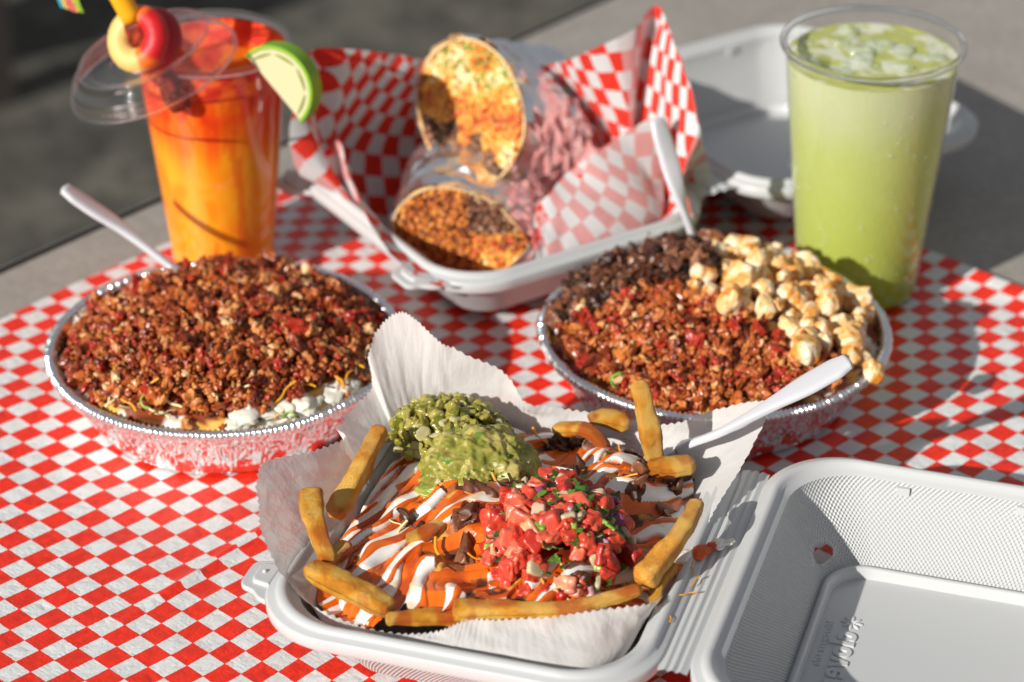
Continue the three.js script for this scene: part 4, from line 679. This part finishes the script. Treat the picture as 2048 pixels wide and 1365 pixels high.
// leaf of cilantro: a small lobed, bent blade
const leafGeo = (() => { const s = new THREE.Shape(), n = 40; for (let i = 0; i <= n; i++) { const a = i / n * 6.283, r = 0.7 + 0.22 * Math.cos(3 * a) + 0.13 * Math.cos(9 * a + 1); i ? s.lineTo(r * Math.cos(a), r * Math.sin(a)) : s.moveTo(r * Math.cos(a), r * Math.sin(a)); } const g = new THREE.ExtrudeGeometry(s, { depth: 0.06, bevelEnabled: false, curveSegments: 4 }); const p = g.attributes.position; for (let i = 0; i < p.count; i++) p.setZ(i, p.getZ(i) + 0.35 * p.getX(i) ** 2 - 0.2 * p.getY(i) ** 2 + 0.1 * Math.sin(p.getX(i) * 5)); g.computeVertexNormals(); return g; })();
{ // pico de gallo
  const p = at(1114, 1082, 0.058), t = thing('pico_de_gallo', 'heap of diced tomato, onion and cilantro on the loaded fries', 'pico de gallo', [p.x, 0.05, p.z], 0), R = rng(33);
  const rx = 0.034, rz = 0.041, H = 0.0215, hh = (x, z) => { const q = (x / rx) ** 2 + (z / rz) ** 2; return 0.006 + H * Math.pow(clamp(1 - q), 0.7); };
  part('inner_heap', lump(10, 600, { amp: 0.12, scale: [rx * 0.86, H * 0.92, rz * 0.86], color: (x, y, z) => cmix(col('#c02a18'), col('#7a2a14'), sstep(-0.1, 0.2, fbm(x * 5, y * 5, z * 5, 2))) }), vmat({ roughness: 0.3 }), t);
  const tom = [], on = []; for (let i = 0; i < 8; i++) { tom.push(lump(8, 610 + i, { amp: 0.2, warp: 0.15, freq: 1.1, amp2: 0.04, freq2: 3, k: 6, scale: [1, 0.55 + 0.1 * (i % 3), 0.8], color: (x, y, z) => cmix([1, 1, 1], [1.15, 1.5, 1.2], sstep(0.05, 0.3, fbm(x * 2 + i, y * 2, z * 2, 2))) })); on.push(lump(6, 630 + i, { amp: 0.10, freq: 1.0, amp2: 0.02, k: 5, scale: [1, 0.34, 0.72], color: () => [1, 1, 1] })); }
  const TOM = [[col('#c8402c'), 10], [col('#b82c1e'), 8], [col('#d35a42'), 7], [col('#dc8468'), 4], [col('#a4241a'), 3]], ON = [[col('#cdbb94'), 8], [col('#c8ad90'), 5], [col('#bd8f98'), 2], [col('#8c3f6a'), 2]];
  const place = () => { const a = R() * 6.283, q = Math.sqrt(R()) * 1.02, x = rx * q * Math.cos(a), z = rz * q * Math.sin(a); return [x, hh(x, z) + (R() - 0.5) * 0.003, z]; };
  const wet = { clearcoat: 0.1, clearcoatRoughness: 0.2 };
  for (let i = 0; i < 150; i++) { const [x, y, z] = place(), m = part('tomato_piece', tom[i % 8], foodMat(pick(R, TOM), 0.36, wet), t); setM(m, TM(x, y + 0.0006, z, 0.0033 + 0.0036 * R() * R(), R)); }
  for (let i = 0; i < 42; i++) { const [x, y, z] = place(), m = part('onion_piece', on[i % 8], foodMat(pick(R, ON), 0.3, { transmission: 0.1, thickness: 0 }), t); setM(m, TM(x, y + 0.0012, z, 0.0026 + 0.0028 * R(), R)); }
  for (let i = 0; i < 80; i++) { const [x, y, z] = place(), m = part('cilantro_leaf', leafGeo, std({ color: new THREE.Color(...col(pick(R, [['#3d6b1c', 5], ['#2c5016', 4], ['#5f8a2c', 3]]))), roughness: 0.4, transmission: 0.2, thickness: 0 }), t); setM(m, TM(x, y + 0.002, z, 0.0030 + 0.0038 * R(), R)); m.rotation.set(-1.57 + (R() - .5) * 1.1, (R() - .5) * 1.0, R() * 6); }
  for (let i = 0; i < 26; i++) { const [x, y, z] = place(), m = part('pepper_piece', tom[(i + 3) % 8], foodMat(col(R() < .5 ? '#6f8f2e' : '#8fa648'), 0.25, wet), t); setM(m, TM(x, y + 0.001, z, 0.0018 + 0.0014 * R(), R)); }
  for (let i = 0; i < 2; i++) { const [x, y, z] = [0.012 + 0.012 * R(), 0, 0.002 + 0.02 * R()], m = part('cilantro_stem', shredShape, foodMat(col('#6f9a3a'), 0.35), t); setM(m, TM(x, hh(x, z) + 0.003, z, 0.009 + 0.003 * R(), R)); m.rotation.set(0.1, -0.7 + 0.5 * R(), -0.2); }
}
{ // pickled jalapeno relish
  const p = at(893, 868, 0.056), t = thing('jalapeno_relish', 'small heap of diced pickled green jalapenos behind the guacamole', 'relish', [p.x, 0.052, p.z], 0), R = rng(44);
  const rx = 0.028, rz = 0.026, H = 0.0125, hh = (x, z) => { const q = (x / rx) ** 2 + (z / rz) ** 2; return 0.004 + H * Math.pow(clamp(1 - q), 0.7); };
  part('inner_heap', lump(8, 700, { amp: 0.12, scale: [rx * 0.85, H * 0.9, rz * 0.85] , color: () => col('#7c7a2a') }), vmat({ roughness: 0.3 }), t);
  const sh = []; for (let i = 0; i < 8; i++) sh.push(lump(6, 710 + i, { amp: 0.18, freq: 1.2, amp2: 0.05, k: 3.6, scale: [1, 0.42, 0.72], color: () => [1, 1, 1] }));
  for (let i = 0; i < 210; i++) { const a = R() * 6.283, q = Math.sqrt(R()) * 1.04, x = rx * q * Math.cos(a), z = rz * q * Math.sin(a), m = part('jalapeno_piece', sh[i % 8], foodMat(pick(R, [[col('#b0a440'), 8], [col('#c4b860'), 8], [col('#98902c'), 5], [col('#d8cf94'), 4], [col('#7c7c22'), 3]]), 0.18, { transmission: 0.3, thickness: 0, clearcoat: 0.4, clearcoatRoughness: 0.1 }), t); setM(m, TM(x, hh(x, z) + (R() - .4) * 0.002, z, 0.002 + 0.002 * R(), R)); }
}
{ // drips and shreds on the hinge
  const p = at(1420, 1100, 0.052), t = thing('sauce_spill', 'orange and white sauce drips spilled across the container hinge', 'sauce spill', [p.x, 0.0515, p.z], 0), R = rng(55);
  for (const [u, v, s, c] of [[1400, 1105, .0055, '#d9590c'], [1440, 1088, .004, '#f0ebe2'], [1425, 1092, .0035, '#c84e0c'], [1368, 1118, .006, '#f0ebe2'], [1350, 1140, .005, '#d2600f'], [1458, 1085, .003, '#e9e2d6']]) { const q = at(u, v, 0.052), m = part('drip', lump(6, u, { amp: 0.3, freq: 1.4, scale: [1, 0.35, 0.7], color: () => [1, 1, 1] }), foodMat(col(c), 0.25), t); m.position.set(q.x - p.x, 0.0003, q.z - p.z); m.scale.setScalar(s); m.rotation.y = 0.5 + R(); }
  for (const [u, v] of [[1385, 1140], [1390, 1165], [1340, 1235], [1375, 1190]]) { const q = at(u, v, 0.051), m = solo('cheese_shred', shredShape, foodMat(col('#e9a02c'), 0.4), ({ 1140: 'yellow cheese shred on the hinge just below the sauce drips', 1165: 'second cheese shred down the hinge below the drips', 1235: 'lowest cheese shred on the tray rim by the hinge', 1190: 'cheese shred on the hinge between the drips and the lowest shred' })[v], 'cheese shred'); m.position.copy(q).setY(0.0515); m.scale.setScalar(0.0045); m.rotation.y = R() * 3; }
}
renderer.render(scene, camera);
